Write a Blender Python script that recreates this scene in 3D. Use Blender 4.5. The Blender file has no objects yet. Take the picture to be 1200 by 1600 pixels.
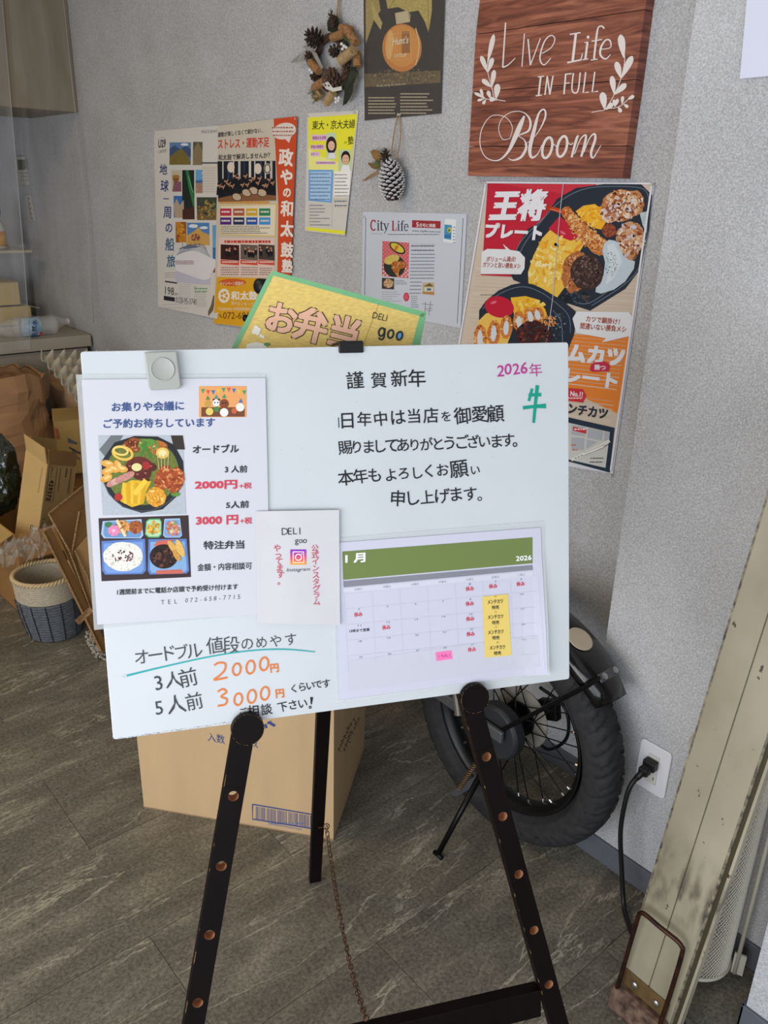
import bpy, bmesh, math, random
from mathutils import Vector, Matrix, noise
V = Vector; PI = math.pi
random.seed(7)
SC = bpy.context.scene
COL = SC.collection

# ------------------------------------------------------------------ camera
FPX = 1285.0756
CAM = V((0, 0, 1.43))
RX = V((0.64721893, 0.76188497, 0.02527727))
DN = V((0.29311155, -0.21811374, -0.93086627))
FW = V((-0.7036997, 0.60988334, -0.36448463))
cd = bpy.data.cameras.new('camera'); cam = bpy.data.objects.new('camera', cd); COL.objects.link(cam)
cd.sensor_fit = 'VERTICAL'; cd.sensor_height = 36.0; cd.lens = FPX * 36.0 / 1600.0
cd.clip_start = 0.02
mw = Matrix((RX, -DN, -FW)).transposed().to_4x4(); mw.translation = CAM
cam.matrix_world = mw
SC.camera = cam

# ------------------------------------------------------------------ light
w = bpy.data.worlds.new('world'); SC.world = w; w.use_nodes = True
bg = w.node_tree.nodes['Background']; bg.inputs[0].default_value = (0.92, 0.95, 1.0, 1); bg.inputs[1].default_value = 0.34

def area(name, loc, target, sx, sy, power, col):
    l = bpy.data.lights.new(name, 'AREA'); l.shape = 'RECTANGLE'; l.size = sx; l.size_y = sy; l.energy = power; l.color = col
    o = bpy.data.objects.new(name, l); COL.objects.link(o); o.location = loc
    o.rotation_euler = (V(target) - V(loc)).to_track_quat('-Z', 'Y').to_euler()
    return o
area('shop_window_daylight', (-0.25, -1.7, 1.0), (-0.6, 1.4, 0.7), 2.2, 1.7, 58, (0.95, 0.97, 1.0))
area('shop_door_daylight', (1.5, -1.0, 1.0), (-0.7, 1.2, 0.6), 1.4, 1.8, 22, (0.82, 0.90, 1.0))
area('ceiling_lamp', (-2.4, -0.6, 2.57), (-2.4, -0.6, 0), 1.2, 0.3, 20, (1.0, 0.74, 0.42))
SC.view_settings.view_transform = 'Standard'
SC.view_settings.look = 'None'
SC.view_settings.exposure = 0.0
SC.view_settings.gamma = 1.0
SC.view_settings.use_curve_mapping = False

# ------------------------------------------------------------------ helpers
def ray(x, y):
    return RX * ((x - 600) / FPX) + DN * ((y - 800) / FPX) + FW
def onplane(x, y, o, n):
    d = ray(x, y); return CAM + d * ((V(o) - CAM).dot(n) / d.dot(n))
def wall(x, y, Y): return onplane(x, y, (0, Y, 0), V((0, 1, 0)))
def xpl(x, y, X): return onplane(x, y, (X, 0, 0), V((1, 0, 0)))
def flr(x, y, z=0): return onplane(x, y, (0, 0, z), V((0, 0, 1)))

def lin(c):
    return tuple((v / 12.92 if v <= 0.04045 else ((v + 0.055) / 1.055) ** 2.4) for v in (k / 255.0 for k in c))
def hexc(s): return tuple(int(s[i:i + 2], 16) for i in (0, 2, 4))

MATS = {}
def nodes(name):
    m = bpy.data.materials.new(name); m.use_nodes = True
    nt = m.node_tree; return m, nt, nt.nodes['Principled BSDF']
def mat(name, rgb, rough=0.6, metal=0.0, noise_amt=0.0, scale=40, bump=0.0, bscale=None, spec=None, stretch=None, rgb2=None, detail=4):
    if name in MATS: return MATS[name]
    m, nt, b = nodes(name)
    c = lin(rgb) + (1,)
    b.inputs['Base Color'].default_value = c
    b.inputs['Roughness'].default_value = rough; b.inputs['Metallic'].default_value = metal
    if spec is not None: b.inputs['Specular IOR Level'].default_value = spec
    if noise_amt or rgb2 or bump:
        tc = nt.nodes.new('ShaderNodeTexCoord'); mp = nt.nodes.new('ShaderNodeMapping')
        nt.links.new(tc.outputs['Object'], mp.inputs[0])
        if stretch: mp.inputs['Scale'].default_value = stretch
        n = nt.nodes.new('ShaderNodeTexNoise'); n.inputs['Scale'].default_value = scale; n.inputs['Detail'].default_value = detail
        nt.links.new(mp.outputs[0], n.inputs['Vector'])
        if noise_amt or rgb2:
            r = nt.nodes.new('ShaderNodeValToRGB')
            r.color_ramp.elements[0].position = 0.3; r.color_ramp.elements[1].position = 0.7
            c2 = (lin(rgb2) + (1,)) if rgb2 else tuple(v * (1 - noise_amt) for v in c[:3]) + (1,)
            c1 = c if rgb2 else tuple(min(1, v * (1 + noise_amt)) for v in c[:3]) + (1,)
            r.color_ramp.elements[0].color = c2; r.color_ramp.elements[1].color = c1
            nt.links.new(n.outputs['Fac'], r.inputs[0]); nt.links.new(r.outputs[0], b.inputs['Base Color'])
        if bump:
            n2 = nt.nodes.new('ShaderNodeTexNoise'); n2.inputs['Scale'].default_value = bscale or scale; n2.inputs['Detail'].default_value = 3
            nt.links.new(mp.outputs[0], n2.inputs['Vector'])
            bp = nt.nodes.new('ShaderNodeBump'); bp.inputs['Strength'].default_value = bump; bp.inputs['Distance'].default_value = 0.003
            nt.links.new(n2.outputs['Fac'], bp.inputs['Height']); nt.links.new(bp.outputs[0], b.inputs['Normal'])
    MATS[name] = m
    return m

def print_mat():
    if 'print_ink' in MATS: return MATS['print_ink']
    m, nt, b = nodes('print_ink')
    a = nt.nodes.new('ShaderNodeVertexColor'); a.layer_name = 'Col'
    tc = nt.nodes.new('ShaderNodeTexCoord'); n = nt.nodes.new('ShaderNodeTexNoise'); n.inputs['Scale'].default_value = 420; n.inputs['Detail'].default_value = 2
    nt.links.new(tc.outputs['Object'], n.inputs['Vector'])
    # alpha of the ink colour = how mottled the printed area is
    s = nt.nodes.new('ShaderNodeMath'); s.operation = 'SUBTRACT'; s.inputs[1].default_value = 0.5; nt.links.new(n.outputs['Fac'], s.inputs[0])
    q = nt.nodes.new('ShaderNodeMath'); q.operation = 'MULTIPLY'; nt.links.new(s.outputs[0], q.inputs[0]); nt.links.new(a.outputs['Alpha'], q.inputs[1])
    q2 = nt.nodes.new('ShaderNodeMath'); q2.operation = 'MULTIPLY_ADD'; q2.inputs[1].default_value = 3.0; q2.inputs[2].default_value = 1.0; nt.links.new(q.outputs[0], q2.inputs[0])
    mx = nt.nodes.new('ShaderNodeVectorMath'); mx.operation = 'SCALE'
    nt.links.new(a.outputs['Color'], mx.inputs[0]); nt.links.new(q2.outputs[0], mx.inputs['Scale'])
    nt.links.new(mx.outputs[0], b.inputs['Base Color'])
    b.inputs['Roughness'].default_value = 0.55; b.inputs['Specular IOR Level'].default_value = 0.3
    MATS['print_ink'] = m; return m

def link(name, me, mats, parent=None, smooth=False):
    o = bpy.data.objects.new(name, me); COL.objects.link(o)
    for m in (mats if isinstance(mats, (list, tuple)) else [mats]): me.materials.append(m)
    if smooth:
        for p in me.polygons: p.use_smooth = True
    if parent:
        o.parent = parent; o.matrix_parent_inverse = rootmat(parent).inverted()
    return o
def rootmat(o):
    m = Matrix.Translation(o.location)
    return m if o.parent is None else rootmat(o.parent) @ o.matrix_parent_inverse @ m if o.type != 'EMPTY' else m
def tag(o, label=None, cat=None, group=None, kind=None):
    if label: o['label'] = label
    if cat: o['category'] = cat
    if group: o['group'] = group
    if kind: o['kind'] = kind
    return o
def thing(name, label, cat, loc, group=None):
    o = bpy.data.objects.new(name, None); COL.objects.link(o); o.location = loc; o.empty_display_size = 0.05
    return tag(o, label, cat, group)

class MB:
    def __init__(s): s.v = []; s.f = []; s.m = []
    def add(s, vs, fs, mi=0):
        n = len(s.v); s.v += [tuple(v) for v in vs]; s.f += [tuple(i + n for i in f) for f in fs]; s.m += [mi] * len(fs); return s
    def hexa(s, p, mi=0):  # 8 corners: bottom 4 ccw, top 4
        return s.add(p, [(3, 2, 1, 0), (4, 5, 6, 7), (0, 1, 5, 4), (1, 2, 6, 5), (2, 3, 7, 6), (3, 0, 4, 7)], mi)
    def ppd(s, o, a, b, c, mi=0):
        o, a, b, c = V(o), V(a), V(b), V(c)
        return s.hexa([o, o + a, o + a + b, o + b, o + c, o + a + c, o + a + b + c, o + b + c], mi)
    def box(s, x0, x1, y0, y1, z0, z1, mi=0):
        return s.ppd((x0, y0, z0), (x1 - x0, 0, 0), (0, y1 - y0, 0), (0, 0, z1 - z0), mi)
    def tube(s, pts, r, n=10, mi=0, closed=False, caps=True):
        pts = [V(p) for p in pts]; N = len(pts); rs = r if isinstance(r, (list, tuple)) else [r] * N
        vs = []; up = None
        for i, p in enumerate(pts):
            if closed: t = pts[(i + 1) % N] - pts[i - 1]
            else: t = pts[min(i + 1, N - 1)] - pts[max(i - 1, 0)]
            t.normalize()
            if up is None: up = t.orthogonal().normalized()
            up = (up - t * up.dot(t)); up = up.normalized() if up.length > 1e-6 else t.orthogonal().normalized()
            bi = t.cross(up)
            for k in range(n):
                a = 2 * PI * k / n; vs.append(p + (up * math.cos(a) + bi * math.sin(a)) * rs[i])
        fs = []
        for i in range(N if closed else N - 1):
            j = (i + 1) % N
            for k in range(n):
                k2 = (k + 1) % n; fs.append((i * n + k, i * n + k2, j * n + k2, j * n + k))
        if caps and not closed: fs += [tuple(range(n))[::-1], tuple((N - 1) * n + k for k in range(n))]
        return s.add(vs, fs, mi)
    def lathe(s, prof, o, axis=(0, 0, 1), n=24, mi=0, u=None):
        ax = V(axis).normalized(); u = (V(u) if u else ax.orthogonal()).normalized(); w_ = ax.cross(u); o = V(o)
        vs = []; fs = []
        for r, h in prof:
            for k in range(n):
                a = 2 * PI * k / n; vs.append(o + ax * h + (u * math.cos(a) + w_ * math.sin(a)) * r)
        for i in range(len(prof) - 1):
            for k in range(n):
                k2 = (k + 1) % n; fs.append((i * n + k, i * n + k2, (i + 1) * n + k2, (i + 1) * n + k))
        fs += [tuple(range(n))[::-1], tuple((len(prof) - 1) * n + k for k in range(n))]
        return s.add(vs, fs, mi)
    def prism(s, poly, d, mi=0):  # poly: list of 3d points, d: extrusion
        d = V(d); n = len(poly); vs = [V(p) for p in poly] + [V(p) + d for p in poly]
        return s.add(vs, [tuple(range(n))[::-1], tuple(range(n, 2 * n))] + [(i, (i + 1) % n, n + (i + 1) % n, n + i) for i in range(n)], mi)
    def build(s, name, mats, parent=None, smooth=False, bevel=0, angle=None, sub=0, solid=0):
        me = bpy.data.meshes.new(name); me.from_pydata(s.v, [], s.f)
        for i, p in enumerate(me.polygons): p.material_index = s.m[i]
        bm = bmesh.new(); bm.from_mesh(me); bmesh.ops.recalc_face_normals(bm, faces=bm.faces); bm.to_mesh(me); bm.free()
        o = link(name, me, mats, parent, smooth)
        if solid: md = o.modifiers.new('s', 'SOLIDIFY'); md.thickness = solid; md.offset = 0
        if sub: md = o.modifiers.new('u', 'SUBSURF'); md.levels = md.render_levels = sub
        if bevel: md = o.modifiers.new('b', 'BEVEL'); md.width = bevel; md.segments = 2; md.limit_method = 'ANGLE'
        return o

def smoothpath(pts, n=6):
    if len(pts) < 3: return pts
    P = [pts[0]] + list(pts) + [pts[-1]]; out = []
    D = len(pts[0])
    for i in range(1, len(P) - 2):
        for k in range(n):
            t = k / n
            out.append(tuple(0.5 * ((2 * P[i][d]) + (-P[i - 1][d] + P[i + 1][d]) * t + (2 * P[i - 1][d] - 5 * P[i][d] + 4 * P[i + 1][d] - P[i + 2][d]) * t * t + (-P[i - 1][d] + 3 * P[i][d] - 3 * P[i + 1][d] + P[i + 2][d]) * t ** 3) for d in range(D)))
    out.append(tuple(pts[-1])); return out

# ---- flat print: shapes drawn on a real plane of the scene, each part of a poster one mesh
GLY = {}
def glyph(s, bold=0.0, res=2):
    if bold > 0.006:   # heavier lettering: the strokes overprinted with small shifts
        k = (s, bold, res, 'b')
        if k not in GLY:
            v0, f0, bb = glyph(s, 0.0, res); v = []; f = []; h = bold * 0.72
            for c_, (dx, dy) in enumerate(((-h, -h), (h, -h), (-h, h), (h, h), (0, 0))):
                n = len(v); v += [(p[0] + dx, p[1] + dy, c_ * 0.14) for p in v0]; f += [tuple(i + n for i in q) for q in f0]
            GLY[k] = (v, f, (bb[0] - h, bb[1] + h, bb[2] - h, bb[3] + h))
        return GLY[k]
    k = (s, bold, res)
    if k not in GLY:
        c = bpy.data.curves.new('lettering', 'FONT'); c.body = s; c.resolution_u = res; c.offset = bold
        o = bpy.data.objects.new('lettering', c); COL.objects.link(o)
        me = o.to_mesh(); vs = [(v.co.x, v.co.y, 0.0) for v in me.vertices]; fs = [tuple(p.vertices) for p in me.polygons]
        o.to_mesh_clear(); bpy.data.objects.remove(o); bpy.data.curves.remove(c)
        xs = [v[0] for v in vs] or [0, 1]; ys = [v[1] for v in vs] or [0, 1]
        GLY[k] = (vs, fs, (min(xs), max(xs), min(ys), max(ys)))
    return GLY[k]

class Art:
    def __init__(s, o, n, k=1.0, warp=None):
        s.o = V(o); s.n = V(n).normalized(); s.k = k; s.parts = {}; s.cur = 'print'; s.cnt = 0; s.uid = 0; s.flat = False; s.ox = s.oy = 0; s.s = 1; s.warp = warp
        if s.n.dot(CAM - s.o) < 0: s.n = -s.n
    def crop(s, ox, oy, sc): s.ox, s.oy, s.s = ox, oy, sc; return s
    def part(s, p): s.cur = p; return s
    def P(s, x, y, L=0):
        p = onplane(s.ox + x / s.s, s.oy + y / s.s, s.o, s.n)
        if s.warp and not s.flat: p = p + s.n * s.warp(s.ox + x / s.s, s.oy + y / s.s)
        return p + s.n * (0.0004 + 0.00013 * L)
    def raw(s, pts, faces, c, L=1, mot=0.0):
        s.cnt += 1; L = L + (s.cnt % 16) * 0.05
        c = hexc(c) if isinstance(c, str) else c
        c = tuple(min(1, v * s.k) for v in lin(c)) + (mot,)
        mb = s.parts.setdefault(s.cur, ([], [], [])); n = len(mb[0])
        s.flat = True; mb[0].extend(s.P(p[0], p[1], L + (p[2] if len(p) > 2 else 0)) for p in pts); s.flat = False; mb[2].extend([c] * len(pts))
        mb[1].extend(tuple(i + n for i in f) for f in faces)
    def poly(s, pts, c, L=1, mot=0.0): s.raw(pts, [tuple(range(len(pts)))], c, L, mot)
    def rect(s, x0, y0, x1, y1, c, L=1, mot=0.0): s.poly([(x0, y0), (x1, y0), (x1, y1), (x0, y1)], c, L, mot)
    def grid(s, q, c, L=0, nx=12, ny=12, mot=0):  # quad TL,TR,BR,BL subdivided
        pts = []
        for j in range(ny + 1):
            for i in range(nx + 1):
                a, b = i / nx, j / ny
                pts.append(tuple((q[0][d] * (1 - a) + q[1][d] * a) * (1 - b) + (q[3][d] * (1 - a) + q[2][d] * a) * b for d in (0, 1)))
        s.raw(pts, [(j * (nx + 1) + i, j * (nx + 1) + i + 1, (j + 1) * (nx + 1) + i + 1, (j + 1) * (nx + 1) + i) for j in range(ny) for i in range(nx)], c, L, mot)
    def ell(s, cx, cy, rx, ry, c, L=1, mot=0.0, rot=0, n=28, wob=0.0):
        cr, sr = math.cos(math.radians(rot)), math.sin(math.radians(rot)); pts = []
        for k in range(n):
            a = 2 * PI * k / n; f = 1 + (random.random() - 0.5) * wob
            x, y = rx * f * math.cos(a), ry * f * math.sin(a); pts.append((cx + x * cr - y * sr, cy + x * sr + y * cr))
        s.poly(pts, c, L, mot)
    def ring(s, cx, cy, rx, ry, w_, c, L=1, rot=0, a0=0, a1=360, n=36):
        cr, sr = math.cos(math.radians(rot)), math.sin(math.radians(rot)); P = []
        for k in range(n + 1):
            a = math.radians(a0 + (a1 - a0) * k / n); x, y = rx * math.cos(a), ry * math.sin(a); P.append((cx + x * cr - y * sr, cy + x * sr + y * cr))
        s.line(P, w_, c, L, 0)
    def line(s, pts, w_, c, L=1, sm=6):
        if sm and len(pts) > 2:
            if isinstance(w_, (list, tuple)): P = smoothpath([tuple(p) + (q,) for p, q in zip(pts, w_)], sm); W = [p[2] for p in P]; P = [p[:2] for p in P]
            else: P = smoothpath(pts, sm); W = [w_] * len(P)
        else: P = list(pts); W = list(w_) if isinstance(w_, (list, tuple)) else [w_] * len(P)
        out = []
        for i, p in enumerate(P):
            a = P[max(i - 1, 0)]; b = P[min(i + 1, len(P) - 1)]; dx, dy = b[0] - a[0], b[1] - a[1]; l = math.hypot(dx, dy) or 1
            z_ = i * 0.03; out += [(p[0] - dy / l * W[i] / 2, p[1] + dx / l * W[i] / 2, z_), (p[0] + dy / l * W[i] / 2, p[1] - dx / l * W[i] / 2, z_)]
        s.raw(out, [(2 * i, 2 * i + 1, 2 * i + 3, 2 * i + 2) for i in range(len(P) - 1)], c, L)
    def own(s, force=False):   # every line of writing is a mesh of its own
        cur = s.cur
        if force or cur.split('#')[0] in ('lettering', 'handwriting'): s.uid += 1; s.cur = cur.split('#')[0] + '#%03d' % s.uid
        return cur
    def text(s, t, x0, y0, x1, y1, h, c, L=2, bold=0.02, sh=0.0, res=2, hv=None):
        """ink box of t: bottom-left (x0,y0), bottom-right (x1,y1), height h"""
        vs, fs, (a, b, e, f) = glyph(t, bold, res)
        hx, hy = hv if hv else (sh * h, -h)
        own = s.own()
        s.raw([(x0 + (x1 - x0) * (x - a) / (b - a) + hx * (y - e) / (f - e), y0 + (y1 - y0) * (x - a) / (b - a) + hy * (y - e) / (f - e), z) for x, y, z in vs], fs, c, L)
        s.cur = own
    def chars(s, t, p0, p1, size, c, L=2, bold=0.0, jit=0.0, rot=None, sx=1.0, slant=0.0, grow=0.0):
        """characters one by one, centres from p0 to p1; kana and latin keep their em box"""
        own = s.own(); n = len(t); dx, dy = (p1[0] - p0[0]) / max(1, n - 1), (p1[1] - p0[1]) / max(1, n - 1)
        ang = math.atan2(dy, dx) if rot is None else math.radians(rot)
        for i, ch in enumerate(t):
            if ch in ' 　': continue
            vs, fs, (a, b, e, f) = glyph(ch, bold)
            cx, cy = p0[0] + dx * i, p0[1] + dy * i
            if ord(ch) < 0x2000: mx, my, k = (a + b) / 2, 0.36, 1.0
            else: mx, my, k = 0.5, 0.36, 1.0
            r = ang + (random.random() - 0.5) * jit * 0.25; z = size * (1 + (random.random() - 0.5) * jit * 0.3)
            cx += (random.random() - 0.5) * jit * size * 0.08; cy += (random.random() - 0.5) * jit * size * 0.12
            pts = []
            for x, y, z3 in vs:
                X, Y = (x - mx) * z * sx + (y - my) * z * slant, -(y - my) * z
                pts.append((cx + X * math.cos(r) - Y * math.sin(r), cy + X * math.sin(r) + Y * math.cos(r), z3))
            s.raw(pts, fs, c, L)
        s.cur = own
    def rows(s, x0, y0, x1, y1, n, h, c, L=1, dx=0, gap=0.35, cut=0.0):
        """rows of print too small to read: short broken dashes"""
        for r in range(n):
            t = r / max(1, n - 1); yy = y0 + (y1 - y0) * t; x = x0 + dx * t; xe = x1 + dx * t - (random.random() * cut * (x1 - x0))
            while x < xe:
                l = h * (0.5 + random.random() * 0.9); s.rect(x, yy, min(x + l, xe), yy + h * 0.75, c, L); x += l + h * gap
    def crumbs(s, cx, cy, rx, ry, cols, n, size, L=2, rot=0):
        cr, sr = math.cos(math.radians(rot)), math.sin(math.radians(rot))
        for i in range(n):
            a = random.random() * 2 * PI; r = math.sqrt(random.random()); x, y = rx * r * math.cos(a), ry * r * math.sin(a)
            s.ell(cx + x * cr - y * sr, cy + x * sr + y * cr, size * (0.5 + random.random()), size * (0.3 + random.random() * 0.6), random.choice(cols), L + random.choice((0, 1)), 0.3, random.random() * 180, 7, 0.7)
    def fried(s, cx, cy, rx, ry, L=1, rot=0, n=40, cols=('c9762f', 'e0a05a', 'a65a22', 'edc48e', 'b8692b', '8a451b'), base='b86b30', size=None):
        s.ell(cx, cy, rx, ry, base, L, 0.4, rot, 30, 0.14)
        s.crumbs(cx, cy, rx * 0.92, ry * 0.92, cols, n, size or min(rx, ry) * 0.2, L + 1, rot)
    def build(s, parent):
        out = {}
        for nm, (v, f, c) in s.parts.items():
            me = bpy.data.meshes.new(nm); me.from_pydata(v, [], f)
            at = me.color_attributes.new('Col', 'FLOAT_COLOR', 'POINT')
            at.data.foreach_set('color', [q for k in c for q in k])
            if s.warp:   # bend the print with its sheet
                bm = bmesh.new(); bm.from_mesh(me); bmesh.ops.triangulate(bm, faces=bm.faces)
                for _ in range(3):
                    es = [e for e in bm.edges if e.calc_length() > 0.025]
                    if not es: break
                    bmesh.ops.subdivide_edges(bm, edges=es, cuts=1 if _ else 3)
                    bmesh.ops.triangulate(bm, faces=[f_ for f_ in bm.faces if len(f_.verts) > 3])
                for v_ in bm.verts:
                    q = v_.co - CAM; z_ = q.dot(FW); v_.co += s.n * s.warp(600 + FPX * q.dot(RX) / z_, 800 + FPX * q.dot(DN) / z_)
                bm.to_mesh(me); bm.free()
            out[nm] = link(nm.split('#')[0], me, print_mat(), parent)
            if nm in ('fine_print', 'smudges'): out[nm]['kind'] = 'stuff'
        return out

def sheet(a, q, parent, m, name='sheet', thick=0.0004, nx=10, ny=10, L=-3):
    """a paper sheet: quad of picture points TL,TR,BR,BL (in a's crop units) laid on a's plane"""
    vs = []
    for j in range(ny + 1):
        for i in range(nx + 1):
            u_, v_ = i / nx, j / ny
            x, y = ((q[0][d] * (1 - u_) + q[1][d] * u_) * (1 - v_) + (q[3][d] * (1 - u_) + q[2][d] * u_) * v_ for d in (0, 1))
            vs.append(a.P(x, y, L))
    n = len(vs); W = nx + 1
    vs += [p - a.n * thick for p in vs]
    fs = [(j * W + i, j * W + i + 1, (j + 1) * W + i + 1, (j + 1) * W + i) for j in range(ny) for i in range(nx)]
    fs += [tuple(k + n for k in f[::-1]) for f in fs]
    rim = [i for i in range(W)] + [j * W + nx for j in range(1, ny + 1)] + [ny * W + i for i in range(nx - 1, -1, -1)] + [j * W for j in range(ny - 1, 0, -1)]
    fs += [(rim[k], rim[(k + 1) % len(rim)], rim[(k + 1) % len(rim)] + n, rim[k] + n) for k in range(len(rim))]
    mb = MB(); mb.add(vs, fs); return mb.build(name, m, parent, smooth=False)

YW, YP, YQ = 1.558, 1.366, 1.225      # planes of the main wall, the pillar and the second pillar
XF = -4.85                           # far wall
def warp0(x, y): return 0

# ================================================================== STRUCTURE
def wallmat():
    m, nt, b = nodes('wallpaper_grey')
    tc = nt.nodes.new('ShaderNodeTexCoord')
    n1 = nt.nodes.new('ShaderNodeTexNoise'); n1.inputs['Scale'].default_value = 300; n1.inputs['Detail'].default_value = 3
    n2 = nt.nodes.new('ShaderNodeTexNoise'); n2.inputs['Scale'].default_value = 5; n2.inputs['Detail'].default_value = 5
    mx = nt.nodes.new('ShaderNodeMath'); mx.operation = 'MULTIPLY_ADD'; mx.inputs[1].default_value = 0.3
    r = nt.nodes.new('ShaderNodeValToRGB'); r.color_ramp.elements[0].position = 0.42; r.color_ramp.elements[1].position = 0.88
    r.color_ramp.elements[0].color = lin((163, 163, 164)) + (1,); r.color_ramp.elements[1].color = lin((211, 212, 216)) + (1,)
    for n in (n1, n2): nt.links.new(tc.outputs['Object'], n.inputs['Vector'])
    nt.links.new(n2.outputs['Fac'], mx.inputs[0]); nt.links.new(n1.outputs['Fac'], mx.inputs[2]); nt.links.new(mx.outputs[0], r.inputs[0])
    nt.links.new(r.outputs[0], b.inputs['Base Color'])
    bp = nt.nodes.new('ShaderNodeBump'); bp.inputs['Strength'].default_value = 0.35; bp.inputs['Distance'].default_value = 0.001
    nt.links.new(n1.outputs['Fac'], bp.inputs['Height']); nt.links.new(bp.outputs[0], b.inputs['Normal'])
    b.inputs['Roughness'].default_value = 0.85; b.inputs['Specular IOR Level'].default_value = 0.2
    return m
WALL = wallmat()
CEIL = mat('ceiling_white', (205, 203, 198), 0.9)
BASE = mat('baseboard_vinyl', (96, 99, 107), 0.55, noise_amt=0.06, scale=60)
def struct(name, mb, m, **k): return tag(mb.build(name, m, **k), kind='structure')
XE = -0.845   # left edge of the pillar
struct('wall_back', MB().box(XF - .1, XE + 0.02, YW, YW + 0.1, 0, 2.6), WALL)
struct('wall_pillar', MB().box(XE, -0.36, YP, YW + 0.1, 0, 2.6), WALL)
struct('wall_pillar_right', MB().box(-0.365, 1.2, YQ, YW + 0.1, 0, 2.6), WALL)
struct('wall_far', MB().box(XF - 0.1, XF, -2.5, YW, 0, 2.6), WALL)
struct('ceiling', MB().box(XF - 0.1, 1.2, -2.5, YW + 0.1, 2.6, 2.7), CEIL)
struct('wall_beam', MB().box(-4.5, -3.91, -2.5, YW, 1.712, 2.6), mat('beam_paint', (138, 128, 108), .9, noise_amt=.05, scale=6), bevel=0.004)
struct('baseboard_back', MB().box(XF, XE, YW - 0.007, YW, 0, 0.06), BASE, bevel=0.002)
struct('baseboard_pillar', MB().box(XE - 0.004, -0.365, YP - 0.007, YP, 0, 0.06).box(XE - 0.007, XE, YP - 0.007, YW - 0.007, 0, 0.06), BASE, bevel=0.002)
struct('baseboard_right', MB().box(-0.372, 1.2, YQ - 0.007, YQ, 0, 0.06).box(-0.372, -0.365, YQ - 0.007, YP - 0.007, 0, 0.06), BASE, bevel=0.002)
# floor: stone look vinyl tiles, each one an object
def floormat():
    m, nt, b = nodes('stone_look_vinyl'); L = nt.links.new; N_ = nt.nodes.new
    tc = N_('ShaderNodeTexCoord'); oi = N_('ShaderNodeObjectInfo')
    rr = N_('ShaderNodeCombineXYZ'); L(oi.outputs['Random'], rr.inputs[0]); L(oi.outputs['Random'], rr.inputs[1])
    sc_ = N_('ShaderNodeVectorMath'); sc_.operation = 'SCALE'; sc_.inputs['Scale'].default_value = 7.0; L(rr.outputs[0], sc_.inputs[0])
    ad = N_('ShaderNodeVectorMath'); ad.operation = 'ADD'; L(tc.outputs['Object'], ad.inputs[0]); L(sc_.outputs[0], ad.inputs[1])
    def nz(scale, sx, sy, det, rough, dist, rot=0.16):
        mp = N_('ShaderNodeMapping'); mp.inputs['Scale'].default_value = (sx, sy, 1); mp.inputs['Rotation'].default_value = (0, 0, rot); L(ad.outputs[0], mp.inputs[0])
        n = N_('ShaderNodeTexNoise'); n.inputs['Scale'].default_value = scale; n.inputs['Detail'].default_value = det; n.inputs['Roughness'].default_value = rough; n.inputs['Distortion'].default_value = dist
        L(mp.outputs[0], n.inputs['Vector']); return n
    def ramp(src, *st):
        r = N_('ShaderNodeValToRGB'); e = r.color_ramp.elements; e[0].position, e[0].color = st[0][0], st[0][1]; e[1].position, e[1].color = st[-1][0], st[-1][1]
        for p, c in st[1:-1]: q = e.new(p); q.color = c
        L(src, r.inputs[0]); return r
    def mix(a, bb, f, mode='MIX'):
        x = N_('ShaderNodeMix'); x.data_type = 'RGBA'; x.blend_type = mode; L(a, x.inputs[6]); (L(bb, x.inputs[7]) if hasattr(bb, 'links') else setattr(x.inputs[7], 'default_value', bb)); (L(f, x.inputs['Factor']) if hasattr(f, 'links') else setattr(x.inputs['Factor'], 'default_value', f)); return x.outputs[2]
    C4 = lambda *c: lin(c) + (1,)
    n1 = nz(12, 1, .32, 9, .66, .3)          # cloudy streaks along the tile
    base = ramp(n1.outputs['Fac'], (.32, C4(94, 90, 81)), (.5, C4(110, 106, 96)), (.70, C4(138, 133, 120)))
    n2 = nz(150, 1, .8, 4, .7, 0)            # fine speckle
    sp = ramp(n2.outputs['Fac'], (.34, (.52, .52, .52, 1)), (.5, (1, 1, 1, 1)), (.66, (1.55, 1.53, 1.48, 1)))
    c = mix(base.outputs[0], sp.outputs[0], .85, 'MULTIPLY')
    n3 = nz(8, 1, .20, 9, .60, .45, .13)    # pale mineral veins
    v = N_('ShaderNodeMath'); v.operation = 'SUBTRACT'; v.inputs[1].default_value = .5; L(n3.outputs['Fac'], v.inputs[0])
    ab = N_('ShaderNodeMath'); ab.operation = 'ABSOLUTE'; L(v.outputs[0], ab.inputs[0])
    vr = ramp(ab.outputs[0], (0.0, (.85, .85, .85, 1)), (.008, (0, 0, 0, 1)))
    n4 = nz(5, 1, 1, 3, .5, 0); gate = ramp(n4.outputs['Fac'], (.38, (0, 0, 0, 1)), (.58, (.85, .85, .85, 1)))
    g = N_('ShaderNodeMath'); g.operation = 'MULTIPLY'; L(vr.outputs[0], g.inputs[0]); L(gate.outputs[0], g.inputs[1])
    c = mix(c, C4(198, 192, 174), g.outputs[0])
    L(c, b.inputs['Base Color'])
    bp = N_('ShaderNodeBump'); bp.inputs['Strength'].default_value = .55; bp.inputs['Distance'].default_value = .002; L(n2.outputs['Fac'], bp.inputs['Height']); L(bp.outputs[0], b.inputs['Normal'])
    b.inputs['Roughness'].default_value = .5; b.inputs['Specular IOR Level'].default_value = .35
    return m
FLOOR = floormat()
fl = struct('floor', MB().box(XF - 0.1, 1.2, -2.5, YW + 0.1, -0.05, -0.002), mat('floor_joint', (92, 86, 74), 0.8))
TW, TL_ = 0.3055, 0.70
i = 0; x = -1.849 - TW * 9
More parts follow.
